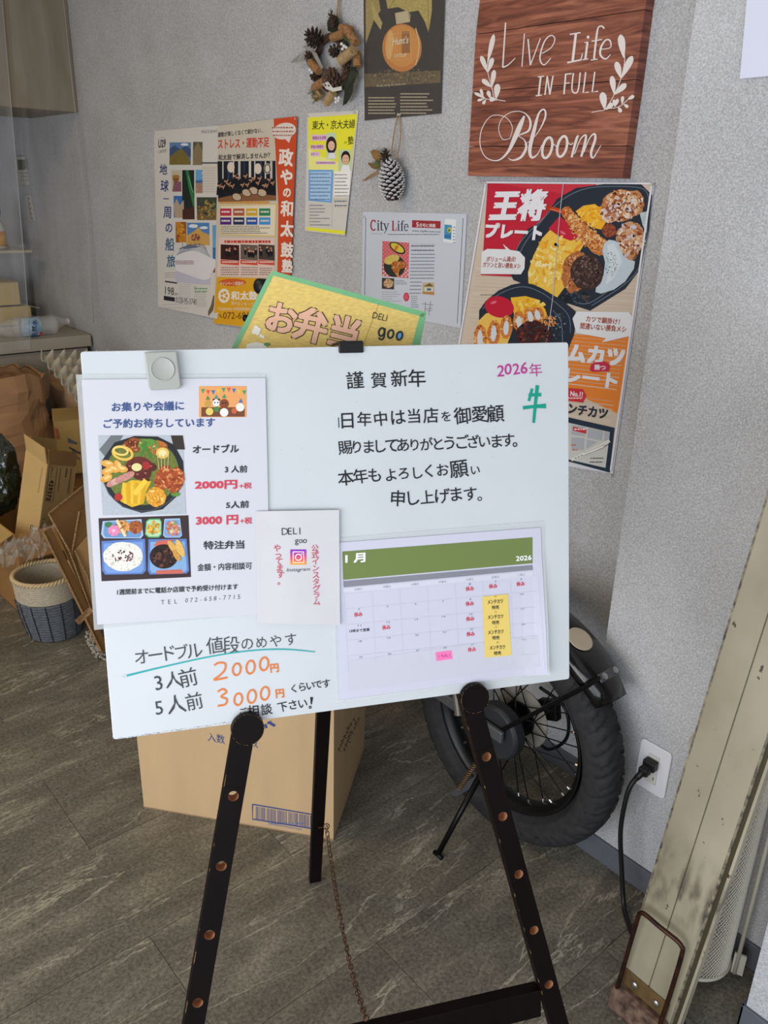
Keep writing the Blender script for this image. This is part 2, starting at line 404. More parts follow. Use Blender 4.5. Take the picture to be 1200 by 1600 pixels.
while x < 1.19:
    y0 = 0.47 - TL_ * 5 + (TL_ / 2 if i % 2 == 0 else 0)
    while y0 < YW:
        a, b_ = max(y0, -2.49), min(y0 + TL_, YW - 0.0005)
        if b_ - a > 0.02:
            g = 0.0007; mb = MB(); mb.box(max(x, XF) + g, min(x + TW, 1.2) - g, a + g, b_ - g, -0.003, 0.0)
            o = mb.build('tile', FLOOR, fl)
        y0 += TL_
    x += TW; i += 1

# ================================================================== WHITEBOARD AND EASEL
TLb = V((-0.9178268, 0.34052152, 1.25363887)); HB = 0.4557; WB = 0.6
EX = V((0.42564229, 0.90488553, -0.00329051)).normalized(); EZ = V((-0.2147607, 0.1045508, 0.97105457)).normalized(); EN = EX.cross(EZ).normalized()
if EN.dot(CAM - TLb) < 0: EN = -EN
def F(u, v, n=0): return TLb + EX * u + EZ * v + EN * n
PAPER = mat('paper_white', (216, 216, 224), 0.6, spec=0.3)
WB_FACE = mat('whiteboard_enamel', (212, 217, 221), 0.28, noise_amt=0.025, scale=9, spec=0.4)
wb = thing('whiteboard', 'white enamel message board with handwritten new year greeting, held by the dark easel', 'whiteboard', F(0.3, -HB, -0.005))
mb = MB(); r_ = 0.0035; pr = []
for cx, cz, a0 in ((r_, -r_, 90), (WB - r_, -r_, 0), (WB - r_, -HB + r_, -90), (r_, -HB + r_, 180)):
    for k in range(5):
        a = math.radians(a0 + (90 - 22.5 * k if True else 0)); pr.append(F(cx + r_ * math.cos(a), cz + r_ * math.sin(a), 0))
mb.prism(pr, EN * -0.009); mb.build('panel', WB_FACE, wb, bevel=0.0008)
a = Art(TLb, EN, 1.0).part('handwriting')
BK = '24262a'
a.crop(500, 530, 3)
J = 0.55
a.chars('謹', (163, 197), (163, 197), 92, BK, 1, .010, J, rot=-3)
a.chars('賀', (277, 193), (277, 193), 80, BK, 1, .010, J, rot=-3)
a.chars('新年', (372, 188), (455, 186), 84, BK, 1, .010, J)
a.own(True); a.line([(86, 367), (88, 415)], 4, BK); a.chars('日年中は当店', (127, 382), (520, 358), 78, BK, 1, .010, J)
a.chars('を', (590, 362), (590, 362), 56, BK, 1, .010, J, rot=-5)
a.chars('御愛顧', (668, 358), (822, 350), 84, BK, 1, .010, J)
a.chars('賜りましてありがとうございます。', (117, 508), (934, 474), 68, BK, 1, .010, J)
a.chars('本年も', (122, 650), (258, 640), 80, BK, 1, .010, J)
a.chars('よろしくお', (333, 635), (572, 615), 68, BK, 1, .010, J)
a.chars('願', (650, 610), (650, 610), 84, BK, 1, .010, J, rot=-4)
a.chars('い', (726, 612), (726, 612), 56, BK, 1, .010, J, rot=-4)
a.chars('申', (365, 748), (365, 748), 78, BK, 1, .010, J); a.chars('し上げます', (432, 744), (705, 725), 74, BK, 1, .010, J); a.own(True); a.ring(748, 748, 9, 8, 4, BK, n=14)
a.chars('2026', (845, 145), (955, 132), 76, 'c0388e', 1, .010, J, slant=.08); a.chars('年', (1010, 145), (1010, 145), 66, 'c0388e', 1, 0, 0, rot=-4)
a.own(True); G = '12a088'   # the big green ox character, painted with a broad marker
a.line([(1018, 216), (1010, 290), (1000, 392)], [17, 15, 13], G, 2); a.line([(993, 232), (978, 290)], 13, G, 2)
a.line([(976, 262), (1036, 260)], [13, 17], G, 2); a.line([(950, 322), (1000, 316), (1058, 313)], [17, 15, 22], G, 2)
a.crop(150, 780, 2.927)
GY = '4a4d53'
a.chars('オードブル', (210, 720), (448, 692), 76, GY, 1, 0, J); a.chars('値段', (545, 672), (618, 665), 82, GY, 1, 0, J)
a.chars('のめやす', (690, 662), (890, 640), 62, GY, 1, 0, J)
a.own(True); a.line([(140, 807), (300, 768), (520, 720), (700, 693), (860, 686), (1002, 698)], [9, 7, 6, 6, 6, 4], '28b0ae', 1)
a.chars('3人前', (285, 838), (422, 817), 88, '45484d', 1, 0, J); a.chars('5人前', (288, 952), (448, 925), 88, '45484d', 1, 0, J)
OR = 'e8823c'
def zero(cx, cy, rx, ry): a.own(True); a.ring(cx, cy, rx, ry, 8.5, OR, 1, rot=8, n=24)
a.own(True); a.line([(540, 760), (560, 748), (590, 752), (588, 780), (565, 806), (540, 826), (600, 815)], 8.5, OR)
a.own(True); zero(643, 778, 18, 27); zero(706, 768, 19, 30); zero(768, 753, 19, 30)
a.own(True); a.line([(556, 880), (580, 868), (596, 882), (572, 902), (598, 915), (590, 938), (556, 945)], 8.5, OR)
a.own(True); zero(650, 915, 18, 27); zero(712, 902, 19, 30); zero(772, 888, 19, 30)
a.chars('円', (815, 772), (815, 772), 44, OR, 1, .045, 0, rot=-6); a.chars('円', (840, 888), (840, 888), 44, OR, 1, .045, 0, rot=-6)
a.chars('くらいです', (905, 865), (1052, 842), 42, BK, 1, .010, J)
a.chars('ご', (670, 972), (670, 972), 36, BK, 1, .010, J); a.chars('相談', (720, 968), (778, 960), 54, BK, 1, .010, J); a.chars('下さい', (853, 950), (945, 935), 50, BK, 1, .010, J)
a.own(True); a.line([(986, 905), (984, 938)], [14, 5], BK); a.ring(979, 951, 5, 5, 4, BK, n=12)
for p in ((127, 800), (118, 808), (128, 812)): a.line([p, (p[0] + 7, p[1] + 3)], 1.2, '8d99a0')
a.part('smudges')
for k in range(26):
    xx = 95 + k * 20 + random.random() * 8; a.line([(xx, 1092 - (xx - 95) * .142 + random.random() * 8), (xx + 14, 1088 - (xx - 95) * .142 + random.random() * 6)], random.choice((1.5, 3)), random.choice(('a5b6be', 'b8c6ce', '93a0a8')))
a.crop(0, 0, 1).part('smudges')
for k in range(22): a.ell(random.uniform(430, 880), random.uniform(560, 830), .5, .5, '8f979c', 1, n=6)
a.build(wb)

# easel
WOOD = mat('dark_stained_wood', (15, 8, 8), 0.5, noise_amt=0.3, scale=30, stretch=(1, 1, 0.15), bump=0.08, spec=0.12)
RAW = mat('bare_wood', (176, 122, 84), 0.7, noise_amt=0.2, scale=60)
EDGE = mat('worn_wood_edge', (150, 118, 72), 0.7, rgb2=(40, 24, 20), scale=260)
ez = thing('easel', 'dark brown wooden easel standing behind and under the whiteboard', 'easel', F(0.31, -1.29, -0.02))
def axis(side):  # leg centre line u as a function of v
    return (lambda v: 0.1368 - (-0.5557 - v) * 0.2256) if side < 0 else (lambda v: 0.4803 + (-0.5557 - v) * 0.2494)
def leg(side):
    ax = axis(side); v0, v1 = -0.47, -1.288; wl = 0.0272; n0, n1 = -0.012, -0.03
    vs = [-0.5557 - 0.0912 * k for k in range(8) if -0.5557 - 0.0912 * k > v1 + 0.04]
    top = F(ax(-0.03), -0.03); bot = F(ax(v1), v1); d = (bot - top).normalized(); sd = EN.cross(d).normalized()
    if sd.dot(EX) < 0: sd = -sd
    mb = MB(); P = lambda v: F(ax(v), v, n0)
    def seg(va, vb):
        A, B = P(va), P(vb); mb.ppd(A - sd * wl / 2, sd * wl, B - A, EN * (n1 - n0))
    seg(-0.03, vs[0] + 0.0119)
    for k, vh in enumerate(vs):
        c = P(vh); hw = wl / 2; hl = 0.012; N = 16; r = 0.0068
        inn = []; outp = []
        for q in range(N):
            t = 2 * PI * q / N; ca, sa = math.cos(t), math.sin(t); m_ = max(abs(ca) / hw, abs(sa) / hl)
            inn.append(c + sd * ca * r + d * sa * r); outp.append(c + sd * ca / m_ + d * sa / m_)
        # exact corners
        for q in (2, 6, 10, 14):
            t = 2 * PI * q / N; outp[q] = c + sd * math.copysign(hw, math.cos(t)) + d * math.copysign(hl, math.sin(t))
        bk = EN * (n1 - n0); base = inn + outp + [p + bk for p in inn] + [p + bk for p in outp]
        fs = []; fr = []
        for q in range(N):
            q2 = (q + 1) % N
            fs += [(q, q2, N + q2, N + q), (2 * N + q2, 2 * N + q, 3 * N + q, 3 * N + q2)]
            fr.append((q2, q, 2 * N + q, 2 * N + q2))
            if q not in (): fs.append((N + q, N + q2, 3 * N + q2, 3 * N + q))
        mb.add(base, fs, 0); mb.add(base, fr, 1)
        nxt = vs[k + 1] + 0.0119 if k + 1 < len(vs) else v1
        c2 = c + d * hl; e2 = (P(vs[k + 1]) - d * hl) if k + 1 < len(vs) else P(v1)
        mb.ppd(c2 - sd * wl / 2, sd * wl, e2 - c2, bk)
    o = mb.build('front_leg', [WOOD, RAW], ez)
    # pale worn strip along the outer edge
    st = MB()
    for q in range(26):
        va = -0.5 - q * 0.028 - random.random() * .02;
        if random.random() < .45: continue 
        if va < v1 + .03: break
        vb = va - random.choice((.002, .004, .006, .016)); A = P(va) - sd * side * 0 - sd * (wl / 2 + 0.0002) ; B = P(vb) - sd * (wl / 2 + 0.0002)
        st.ppd(A + EN * 0.0002, sd * random.uniform(.0004, .0008), B - A, EN * -0.0012)
    st.build('worn_edge', EDGE, o)['kind'] = 'stuff'
    # peg with a round head that carries the board
    c = F(ax(-0.461), -0.461, 0)
    pg = MB().lathe([(0.0062, -0.03), (0.0062, 0.002), (0.019, 0.002), (0.0203, 0.0035), (0.0203, 0.0105), (0.0195, 0.012)], c, EN, 40)
    pgo = pg.build('peg', WOOD, ez, smooth=False, bevel=0.0003)
    rg = MB()
    for k in range(90):
        if random.random() < 0.6:
            t0 = 2 * PI * k / 90; pts = [c + EN * 0.01215 + (EX * math.cos(t) + EZ * math.sin(t)) * (0.0196 + random.random() * .0003) for t in (t0, t0 + 0.035, t0 + 0.07)]
            rg.tube(pts, random.uniform(.0001, .0004), 5)
    rg.build('worn_rim', EDGE, pgo)['kind'] = 'stuff'
leg(-1); leg(1)
mb = MB(); A = F(0.3, 0, 0)
vt = -0.921; mb.ppd(F(axis(-1)(vt) + .012, -0.971, -0.0135), EX * (axis(1)(vt) - axis(-1)(vt) - .024), EN * -0.021, EZ * 0.043)
mb.build('crossbar', WOOD, ez, bevel=0.001)
# head block and spring clamp over the board's upper edge
MB().ppd(F(0.268, -0.085, -0.0305), EX * 0.08, EN * -0.012, EZ * 0.078).build('head_block', WOOD, ez, bevel=0.002)
BLACK = mat('black_plastic', (20, 20, 22), 0.35)
MB().ppd(F(0.294, -0.008, 0.0005), EX * 0.031, EN * 0.003, EZ * 0.0135).ppd(F(0.294, 0.0035, -0.04), EX * 0.031, EN * 0.0435, EZ * 0.003).build('clamp', BLACK, ez, bevel=0.0015)
# rear leg
ft = flr(493, 1379); tp = F(0.309, -0.03, -0.055)
d = (tp - ft); sd = EX
mb = MB(); mb.ppd(ft - EX * 0.0125 + V((0, 0, 0)), EX * 0.025, EN * -0.018, d)
mb.build('rear_leg', WOOD, ez, bevel=0.001)
MB().tube([F(0.285, -0.035, -0.0505), F(0.333, -0.035, -0.0505)], 0.008, 12).build('hinge', mat('hinge_steel', (110, 105, 98), .4, .8), ez)
# chain
RUST = mat('rusty_chain', (116, 78, 50), 0.6, 0.5, rgb2=(60, 42, 34), scale=300)
ch = MB()
t_ = 0.0; 
pA = ft + d * 0.175 + EX * 0.016 + EN * 0.004; pB = onplane(573, 1594, F(0, 0, -0.02), EN)
eye = MB(); eye.tube([pA + (EX * math.cos(t) + EZ * math.sin(t)) * 0.006 for t in [2 * PI * k / 14 for k in range(14)]], 0.0011, 6, closed=True); eye.tube([pA - EX * 0.006, pA - EX * 0.016], 0.0012, 6)
ce = eye.build('chain', RUST, ez, smooth=True)
def sag(t): return pA.lerp(pB, t) + V((0, 0, -0.055 * 4 * t * (1 - t)))
L_ = sum((sag((k + 1) / 60) - sag(k / 60)).length for k in range(60)); NL = int(L_ / 0.0135)
lk = None
for k in range(NL):
    c = sag((k + 0.5) / NL); tdir = (sag((k + 1) / NL) - sag(k / NL)).normalized()
    s1 = tdir.cross(EN).normalized(); s1 = (s1 if k % 2 else (s1 * 0.25 + tdir.cross(s1) * 0.97)).normalized()
    pts = []
    for q in range(12):
        t = 2 * PI * q / 12; pts.append(tdir * (math.copysign(0.0042, math.cos(t)) + 0.0043 * math.cos(t)) + s1 * 0.0036 * math.sin(t))
    m_ = MB(); m_.tube([c + p for p in pts], 0.0009, 5, closed=True); m_.build('link', RUST, ce, smooth=True)

# ================================================================== PAPERS ON THE BOARD
POUCH_M, nt, b = nodes('laminate_pouch'); b.inputs['Base Color'].default_value = (.85, .88, .9, 1); b.inputs['Roughness'].default_value = 0.3; b.inputs['Alpha'].default_value = 0.3; b.inputs['Specular IOR Level'].default_value = 0.15
def bart(off, k=1.0, warp=None): return Art(TLb + EN * off, EN, k, warp)
# bento flyer
fy = thing('laminated_flyer', 'laminated party platter price flyer with two food photos, at the left of the whiteboard', 'flyer', F(0.12, -0.36, 0.002))
a = bart(0.0022).crop(100, 530, 2.727)
sheet(a, [(50, 150), (858, 148), (890, 1168), (128, 1240)], fy, POUCH_M, 'pouch', L=-9)
sheet(a, [(75, 172), (858, 165), (880, 1170), (142, 1216)], fy, PAPER, 'sheet', L=-1)
a.part('lettering')
BL = '40588f'; DK = '3a3c42'; RD = 'd4485a'
a.text('お集りや会議に', 203, 310, 511, 303, 40, BL, bold=.03); a.text('ご予約お待ちしています', 168, 380, 643, 374, 40, BL, bold=.03)
a.text('オードブル', 548, 487, 745, 483, 36, DK, bold=.045); a.text('3 人前', 685, 570, 781, 568, 31, DK, bold=.035)
a.text('2000円', 557, 641, 738, 637, 38, RD, bold=.05); a.text('+税', 746, 638, 799, 636, 26, RD, bold=.03)
a.text('5人前', 690, 722, 788, 718, 31, DK, bold=.035); a.text('3000 円', 562, 794, 742, 788, 40, RD, bold=.05); a.text('+税', 750, 788, 801, 786, 28, RD, bold=.03)
a.text('特注弁当', 594, 896, 768, 892, 36, DK, bold=.035); a.text('金額・内容相談可', 568, 988, 800, 980, 31, DK, bold=.02)
a.text('1週間前までに電話か店頭で予約受け付けます', 226, 1090, 741, 1066, 25, DK, bold=.03)
a.chars('TEL', (420, 1120), (476, 1117), 28, DK, 2, -.01, .4); a.chars('072-658-7715', (522, 1112), (745, 1096), 27, DK, 2, -.01, .4, slant=.15)
a.part('party_picture')
a.rect(575, 200, 777, 332, 'f0a868')
for k in range(9): a.poly([(583 + k * 22, 212 + 6 * math.sin(k)), (601 + k * 22, 212 + 6 * math.sin(k)), (592 + k * 22, 232 + 6 * math.sin(k))], ['4f9e6b', 'd9604a', '4b78b8', 'e8c34a'][k % 4], 2)
a.rect(585, 290, 770, 330, '7c4a30', 2)
for cx, cy, r, c in ((648, 272, 15, 'f4f2ee'), (682, 275, 20, '8a4a2c'), (612, 275, 14, 'caa04c'), (750, 290, 18, 'f2efe6'), (620, 308, 16, 'e9d26a'), (682, 312, 18, 'f6f3ec'), (650, 298, 12, '4f8a48'), (725, 305, 12, 'd0683c')): a.ell(cx, cy, r, r, c, 3)
for cx, cy in ((642, 270), (655, 270), (676, 272), (688, 272)): a.ell(cx, cy, 3, 3.4, '222222', 5, n=8)
for cx in (638, 660): a.ell(cx, 258, 5, 5, '222222', 3, n=8)
for cx, cy, c in ((648, 246, '3f9e9a'), (682, 243, '3f9e6a'), (752, 262, '4b78b8'), (612, 250, '5a8f4a')): a.poly([(cx - 9, cy + 8), (cx + 9, cy + 8), (cx, cy - 10)], c, 5)
a.part('platter_photo')
a.poly([(145, 410), (506, 410), (520, 745), (165, 750)], 'b9c0c8', 1, .1); a.poly([(200, 410), (252, 410), (190, 520), (150, 470)], '6f7478', 2); a.poly([(455, 410), (506, 410), (515, 470), (470, 470)], '3a3028', 2)
a.poly([(163, 600), (190, 660), (250, 715), (330, 740), (420, 725), (480, 670), (512, 590), (508, 520), (470, 450), (400, 415), (300, 412), (215, 440), (160, 520)], '24262a', 2)
a.ring(335, 570, 168, 162, 3, '5a5e64', 3, a0=20, a1=170)
a.ell(335, 565, 155, 142, '6b7a34', 3, .4)
a.ell(360, 450, 46, 26, '5f8f38', 4, .4)
for (x0, y0, x1, y1) in ((340, 440, 372, 505), (352, 435, 330, 495), (330, 450, 368, 478), (345, 470, 375, 490)): a.line([(x0, y0), (x1, y1)], 9, '4c7d2c', 5)
a.ring(250, 485, 42, 26, 11, 'eec050', 6, rot=15); a.ring(242, 475, 30, 17, 9, 'f4d070', 7, rot=10); a.fried(290, 455, 38, 30, 4, n=20, base='8c3f20', cols=('a85a30', '6e2c16', 'c98a5a'))
a.fried(400, 462, 42, 30, 4, n=26); a.fried(300, 440, 30, 20, 4, n=10, base='9a5028')
for cx, cy, r in ((185, 530, 10), (208, 552, 20), (185, 562, -15), (232, 540, 60), (180, 592, -25), (245, 552, 10)): a.ell(cx, cy, 28, 15, 'e8a848', 5, .3, r); a.ell(cx + 4, cy - 3, 15, 6, 'f3cf86', 6, .2, r)
for k in range(5): a.ell(205 + k * 18, 612 - k * 8, 26, 14, ['c98a80', 'd7a59a'][k % 2], 6, .3, -30)
a.ell(320, 545, 60, 45, '6a2c20', 4, .5)
for cx, cy in ((285, 545), (318, 580), (352, 575), (375, 545), (345, 600)): a.ell(cx, cy, 20, 18, '5b2118', 5, .5); a.ell(cx - 5, cy - 5, 6, 4, 'a5604a', 6)
a.ell(350, 538, 18, 17, 'a82c2c', 6, .2); a.ell(232, 672, 17, 16, 'b8302c', 7); a.ell(310, 545, 22, 17, 'e8dd9a', 7); a.ell(420, 485, 28, 24, 'e8c460', 7); a.ell(420, 485, 18, 15, 'f2e2a0', 8)
a.fried(425, 590, 36, 56, 5, 20, 44, cols=('b8552a', 'd07a40', '8e3a1a', 'e09a60'), base='a84a22'); a.fried(475, 600, 36, 56, 6, 15, 44, cols=('b8552a', 'd07a40', '8e3a1a', 'e09a60'), base='a84a22')
for k in range(4): a.line([(405 + k * 12, 555), (398 + k * 16, 490)], 3, 'd9b27a', 8, 0)
a.poly([(240, 690), (248, 620), (290, 600), (372, 605), (350, 650), (340, 700), (290, 715)], 'e8b628', 6, .25)
for k in range(6): a.line([(255 + k * 18, 610), (262 + k * 14, 700)], 12, ['f0c43a', 'dca81e'][k % 2], 7, 0)
a.line([(350, 600), (300, 660)], 22, 'f3cb45', 8, 0)
a.fried(392, 672, 42, 42, 6, 10, 26, cols=('f2b844', 'e09a28', 'f8d070', 'c97a18'), base='e6a030'); a.ell(475, 660, 20, 10, '5f8f38', 5, .3)
a.part('lunchbox_photo')
a.poly([(147, 763), (530, 750), (541, 1013), (160, 1031)], '3b2c2e', 1, .1)
def tray(pts, c1, c2):
    a.poly(pts, c1, 2); cx = sum(p[0] for p in pts) / len(pts); cy = sum(p[1] for p in pts) / len(pts)
    a.poly([(cx + (p[0] - cx) * .9, cy + (p[1] - cy) * .88) for p in pts], c2, 3)
tray([(165, 775), (330, 766), (338, 835), (328, 848), (170, 848), (158, 830)], 'a8c4e0', '6f98c8')
tray([(350, 775), (362, 765), (408, 764), (416, 775), (416, 832), (404, 845), (360, 845), (345, 832)], '57a868', 'b7dcb0')
tray([(428, 765), (494, 763), (503, 835), (494, 845), (432, 845), (422, 835)], 'a8c4e0', '7fa6d8')
tray([(160, 860), (345, 850), (350, 985), (335, 1000), (175, 1003), (163, 985)], '5f82c4', '7da0da')
tray([(360, 852), (522, 850), (533, 985), (522, 998), (366, 1002), (357, 985)], '5f82c4', '88b0d8')
a.ell(252, 925, 84, 62, 'f0ece2', 4, .12, n=36, wob=.06); a.crumbs(252, 925, 80, 58, ('ffffff', 'e2dccf', 'd8d0c2'), 90, 5, 5); a.crumbs(250, 925, 46, 28, ('6b3340', '8a4a58', '402028'), 34, 5, 7)
for k in range(7): a.ell(212 + 15 * math.cos(k * .9), 815 + 15 * math.sin(k * .9), 11, 9, 'e88ab4', 5, .2)
a.ell(212, 815, 8, 7, 'f6c0d8', 6); a.fried(250, 800, 30, 28, 4, n=14, base='d8a05a'); a.fried(305, 800, 30, 28, 4, n=22, base='a85a2c', cols=('c4743c', '8a4420')); a.ell(190, 790, 16, 12, '3f7a4a', 4); a.line([(225, 770), (262, 840)], 12, 'f1d9a8', 6)
a.crumbs(382, 806, 26, 24, ('e0a030', 'f0c050', 'c87820', '80a040'), 40, 8, 5); a.crumbs(464, 806, 28, 30, ('e8e0d8', 'e88060', 'd8b890', 'c86a40', '80a060'), 60, 7, 5)
a.poly([(400, 858), (470, 853), (440, 880), (380, 880)], 'd06a5a', 5); a.poly([(395, 985), (500, 980), (510, 998), (390, 1000)], 'd06a5a', 5)
a.ell(425, 925, 60, 52, '2e1814', 6, .5); a.crumbs(425, 925, 52, 44, ('4a2418', '1d0e0a', '6a4030'), 40, 9, 7)
a.ell(468, 890, 14, 40, 'dfae58', 8, .2, -38); a.ell(495, 890, 14, 40, 'e6b866', 8, .2, -22); a.ell(480, 920, 12, 28, 'd09a48', 9, .2, -30)
a.build(fy)
# magnet clip
cl = thing('magnet_clip', 'pale grey square magnetic clip with round dimple on top edge of the flyer', 'clip', onplane(257, 600, F(0, 0, 0.004), EN))
CLIP = mat('clip_grey', (176, 178, 172), 0.45)
def quadslab(px, off, th, m, name, parent, bevel=0.0):
    ps = [onplane(x, y, F(0, 0, off), EN) for x, y in px]; return MB().prism(ps, EN * th).build(name, m, parent, bevel=bevel)
quadslab([(225, 551), (276, 549), (283, 604), (278, 608), (236, 610), (232, 606)], 0.0035, 0.006, CLIP, 'clip_plate', cl, .0015)
c0 = onplane(254, 577, F(0, 0, 0.0095), EN)
MB().lathe([(0.0135, 0), (0.0135, .0007), (0.0125, .0012), (0.0119, .0003), (0.0117, .0002)], c0, EN, 36).build('dimple', CLIP, cl, smooth=True)
# instagram note
nt_ = thing('taped_note', 'small white note announcing an official photo account, taped at the board centre', 'note', F(0.26, -0.38, 0.004))
a = bart(0.0044, warp=lambda x, y: 0.0012 * (1 - math.cos((x - 400) / 130 * 2 * PI)) * .5 + 0.001 * max(0, (y - 930) / 45)).crop(100, 530, 2.727)
NP = mat('note_paper', (218, 216, 220), 0.75, noise_amt=.02, scale=30)
sheet(a, [(817, 733), (1172, 727), (1176, 1218), (822, 1208)], nt_, NP, 'sheet', L=-2, nx=16, ny=16)
a.part('lettering')
a.chars('DELI', (940, 817), (1004, 815), 42, '33363a', 2, -.005, .3); a.chars('goo', (990, 856), (1025, 855), 36, '33363a', 2, 0, .3)
a.chars('やってます。', (908, 890), (925, 1032), 34, 'd05a6c', 2, .01, .35, rot=4); a.chars('公式インスタグラム', (1068, 890), (1076, 1118), 33, 'd05a6c', 2, .01, .3, rot=3)
a.text('Instagram', 946, 994, 1044, 990, 19, '50535a', bold=0, sh=.25)
a.part('camera_logo')
for k in range(12):
    t = k / 12; c = tuple(int(x) for x in ((150 + 105 * min(1, t * 1.6)), (60 + 130 * t * t), (200 - 150 * t)))
    a.rect(963, 895 + k * 5.3, 1031, 895 + (k + 1) * 5.4, c, 1)
a.line([(975, 905), (1020, 905), (1021, 950), (976, 951), (975, 905)], 4, 'ffffff', 2, 0); a.ring(998, 928, 13, 13, 4, 'ffffff', 2); a.ell(1012, 914, 3, 3, 'ffffff', 2, n=8)
a.build(nt_)
# calendar
cw = lambda x, y: 0.006 * max(0.0, (x - 800) / 50.0) ** 2 * max(0, min(1, (y - 860) / 120)) + 0.002 * max(0, (y - 1030) / 60.0)
ca = thing('calendar_sheet', 'laminated january calendar sheet with olive header, lower right of the whiteboard', 'calendar', F(0.42, -0.42, 0.002))
a = bart(0.0018, warp=cw).crop(510, 800, 3.077)
sheet(a, [(30, 127), (1045, 43), (1062, 775), (45, 915)], ca, POUCH_M, 'pouch', L=-7, nx=20, ny=14)
CP = mat('calendar_paper', (212, 212, 228), 0.55)
sheet(a, [(48, 148), (1030, 75), (1052, 770), (60, 900)], ca, CP, 'sheet', L=-1, nx=20, ny=14)
a.part('header_band')
a.grid([(76, 190), (990, 121), (990, 246), (80, 326)], '77884d', 1, 16, 3); a.grid([(80, 332), (990, 254), (991, 278), (83, 362)], '8e8d98', 1, 16, 2)
a.part('lettering')
a.text('1 月', 90, 248, 187, 240, 46, 'ffffff', 3, .05); a.text('2026', 910, 236, 985, 230, 24, 'ffffff', 3, .03)
colx = [152, 290, 425, 557, 688, 812, 935]
def cell(c, r):  # centre of the day number
    x = colx[c] + r * 3; return x, 378 - (c * 9.5) + r * 0
rowy = [[0, 0, 0, 0, 347, 334, 324], [468, 455, 442, 430, 420, 408, 396], [546, 530, 517, 504, 492, 480, 467], [622, 606, 592, 578, 564, 552, 540], [698, 682, 666, 653, 638, 627, 613]]
d_ = 1
for r in range(5):
    for c in range(7):
        if rowy[r][c] and d_ <= 31:
            n_ = str(d_); a.text(n_, colx[c] + r * 3 - 4 * len(n_), rowy[r][c] + 4, colx[c] + r * 3 + 4 * len(n_), rowy[r][c] + 3, 9, '8a8a98', 2, 0); d_ += 1
for c, t in enumerate('日月火水木金土'):
    y = 372 - (colx[c] - 152) * .0885; a.chars(t + '曜日', (colx[c] - 13, y), (colx[c] + 13, y - 2), 13, 'a2a2b0', 2)
YA = ((688, 370), (800, 358), (932, 347), (688, 442), (690, 515), (692, 588), (698, 662), (152, 494), (287, 556))
for x, y in YA: a.text('休み', x - 20, y + 11, x + 20, y + 8, 23, 'd83a55', 2, .035)
a.text('15時まで営業', 110, 580, 207, 572, 15, '40434a', 2, .02)
a.part('grid_lines')
for c in range(8):
    x = 85 + c * 133; a.line([(x, 392 - c * 12), (x + 25, 860 - c * 16)], 1.2, 'd0d0dd', 1, 0)
for r in range(6):
    y = 392 + r * 75; a.line([(85 + r * 4, y), (550, y - 45), (1003, y - 88)], 1.2, 'd0d0dd', 1, 4)
a.grid([(83, 366), (990, 284), (991, 310), (85, 390)], 'dcdbe8', 1, 12, 1)
a.grid([(105, 715), (1012, 590), (1018, 740), (108, 860)], 'd2d1de', 1, 14, 2)
a.part('sale_strip'); a.grid([(748, 406), (872, 394), (889, 688), (762, 700)], 'f0d474', 3, 3, 6)
for k, (x, y) in enumerate(((811, 430), (812, 503), (813, 576), (821, 650))):
    a.text('メンチカツ', x - 37, y + 12, x + 37, y + 7, 20, '3a3a3a', 5, .025); a.text('特売', x - 17, y + 38, x + 17, y + 36, 19, '3a3a3a', 5, .02); a.text(str(9 + 7 * k), x - 5, y - 19, x + 5, y - 20, 9, 'a09050', 5, 0)
a.part('pink_note'); a.poly([(523, 674), (600, 664), (606, 705), (528, 716)], 'ff82c0', 3); a.chars('(もぬ)', (540, 692), (590, 687), 20, 'c24a8e', 5)
a.build(ca)

# ================================================================== BENTO BANNER BEHIND THE BOARD
by = thing('lunch_sign', 'green taped yellow lunch sign leaning tilted behind the top of the whiteboard', 'sign', F(0.25, -0.08, -0.05))
OB = F(0, 0, -0.062)
a = Art(OB, EN).crop(360, 410, 3.75)
YS = mat('sign_yellow_paper', (236, 204, 116), 0.6, noise_amt=0.12, scale=140, stretch=(1, 1, 3))
GT = mat('green_tape', (126, 190, 136), 0.35, noise_amt=.05, scale=30)
def qs(a_, px, L, th, m, name, parent):
    ps = [a_.P(x, y, L) for x, y in px]; return MB().prism(ps, a_.n * -th).build(name, m, parent)
TLc, TRc, BRc, BLc = (240, 52), (1148, 300), (1085, 530), (-10, 620)
qs(a, [TLc, TRc, (1080, 640), (-60, 640)], -3, 0.003, YS, 'board', by)
qs(a, [(225, 70), (250, 50), (1148, 292), (1128, 320)], 0, 0.0012, GT, 'tape', by)
qs(a, [(224, 72), (250, 80), (-30, 645), (-62, 640)], 0, 0.0012, GT, 'tape', by)
qs(a, [(1112, 300), (1148, 296), (1082, 640), (1020, 640)], 0, 0.0012, GT, 'tape', by)
a.part('lettering')
# the three big characters: dark outline printed first, pink strokes over it
for ch, cx, cy, z in (('お', 295, 330, 190), ('弁', 472, 372, 205), ('当', 665, 415, 200)):
    a.chars(ch, (cx, cy), (cx, cy), z, '4a3328', 2, .075, rot=14); a.chars(ch, (cx, cy), (cx, cy), z, 'f4c0a2', 4, .045, rot=14)
a.text('DELI', 828, 326, 912, 346, 34, '3a3428', 2, .0, hv=(10, -36))
for cx, cy, g in ((885, 408, 1), (938, 420, 0), (990, 430, 2)):
    a.ring(cx, cy, 16, 24, 11, '2b3434', 3, rot=15, n=24)
    if g == 2: a.ell(cx, cy, 12, 20, '6fb4e8', 2, rot=15)
a.line([(905, 385), (898, 440), (880, 452), (868, 440)], 10, '2b3434', 3)
a.part('flower_drawing')
for cx, cy, r in ((150, 385, 14), (165, 395, 13), (140, 405, 15), (158, 412, 14), (178, 430, 10), (190, 436, 9)): a.ell(cx, cy, r, r, 'f6f4ea', 2)
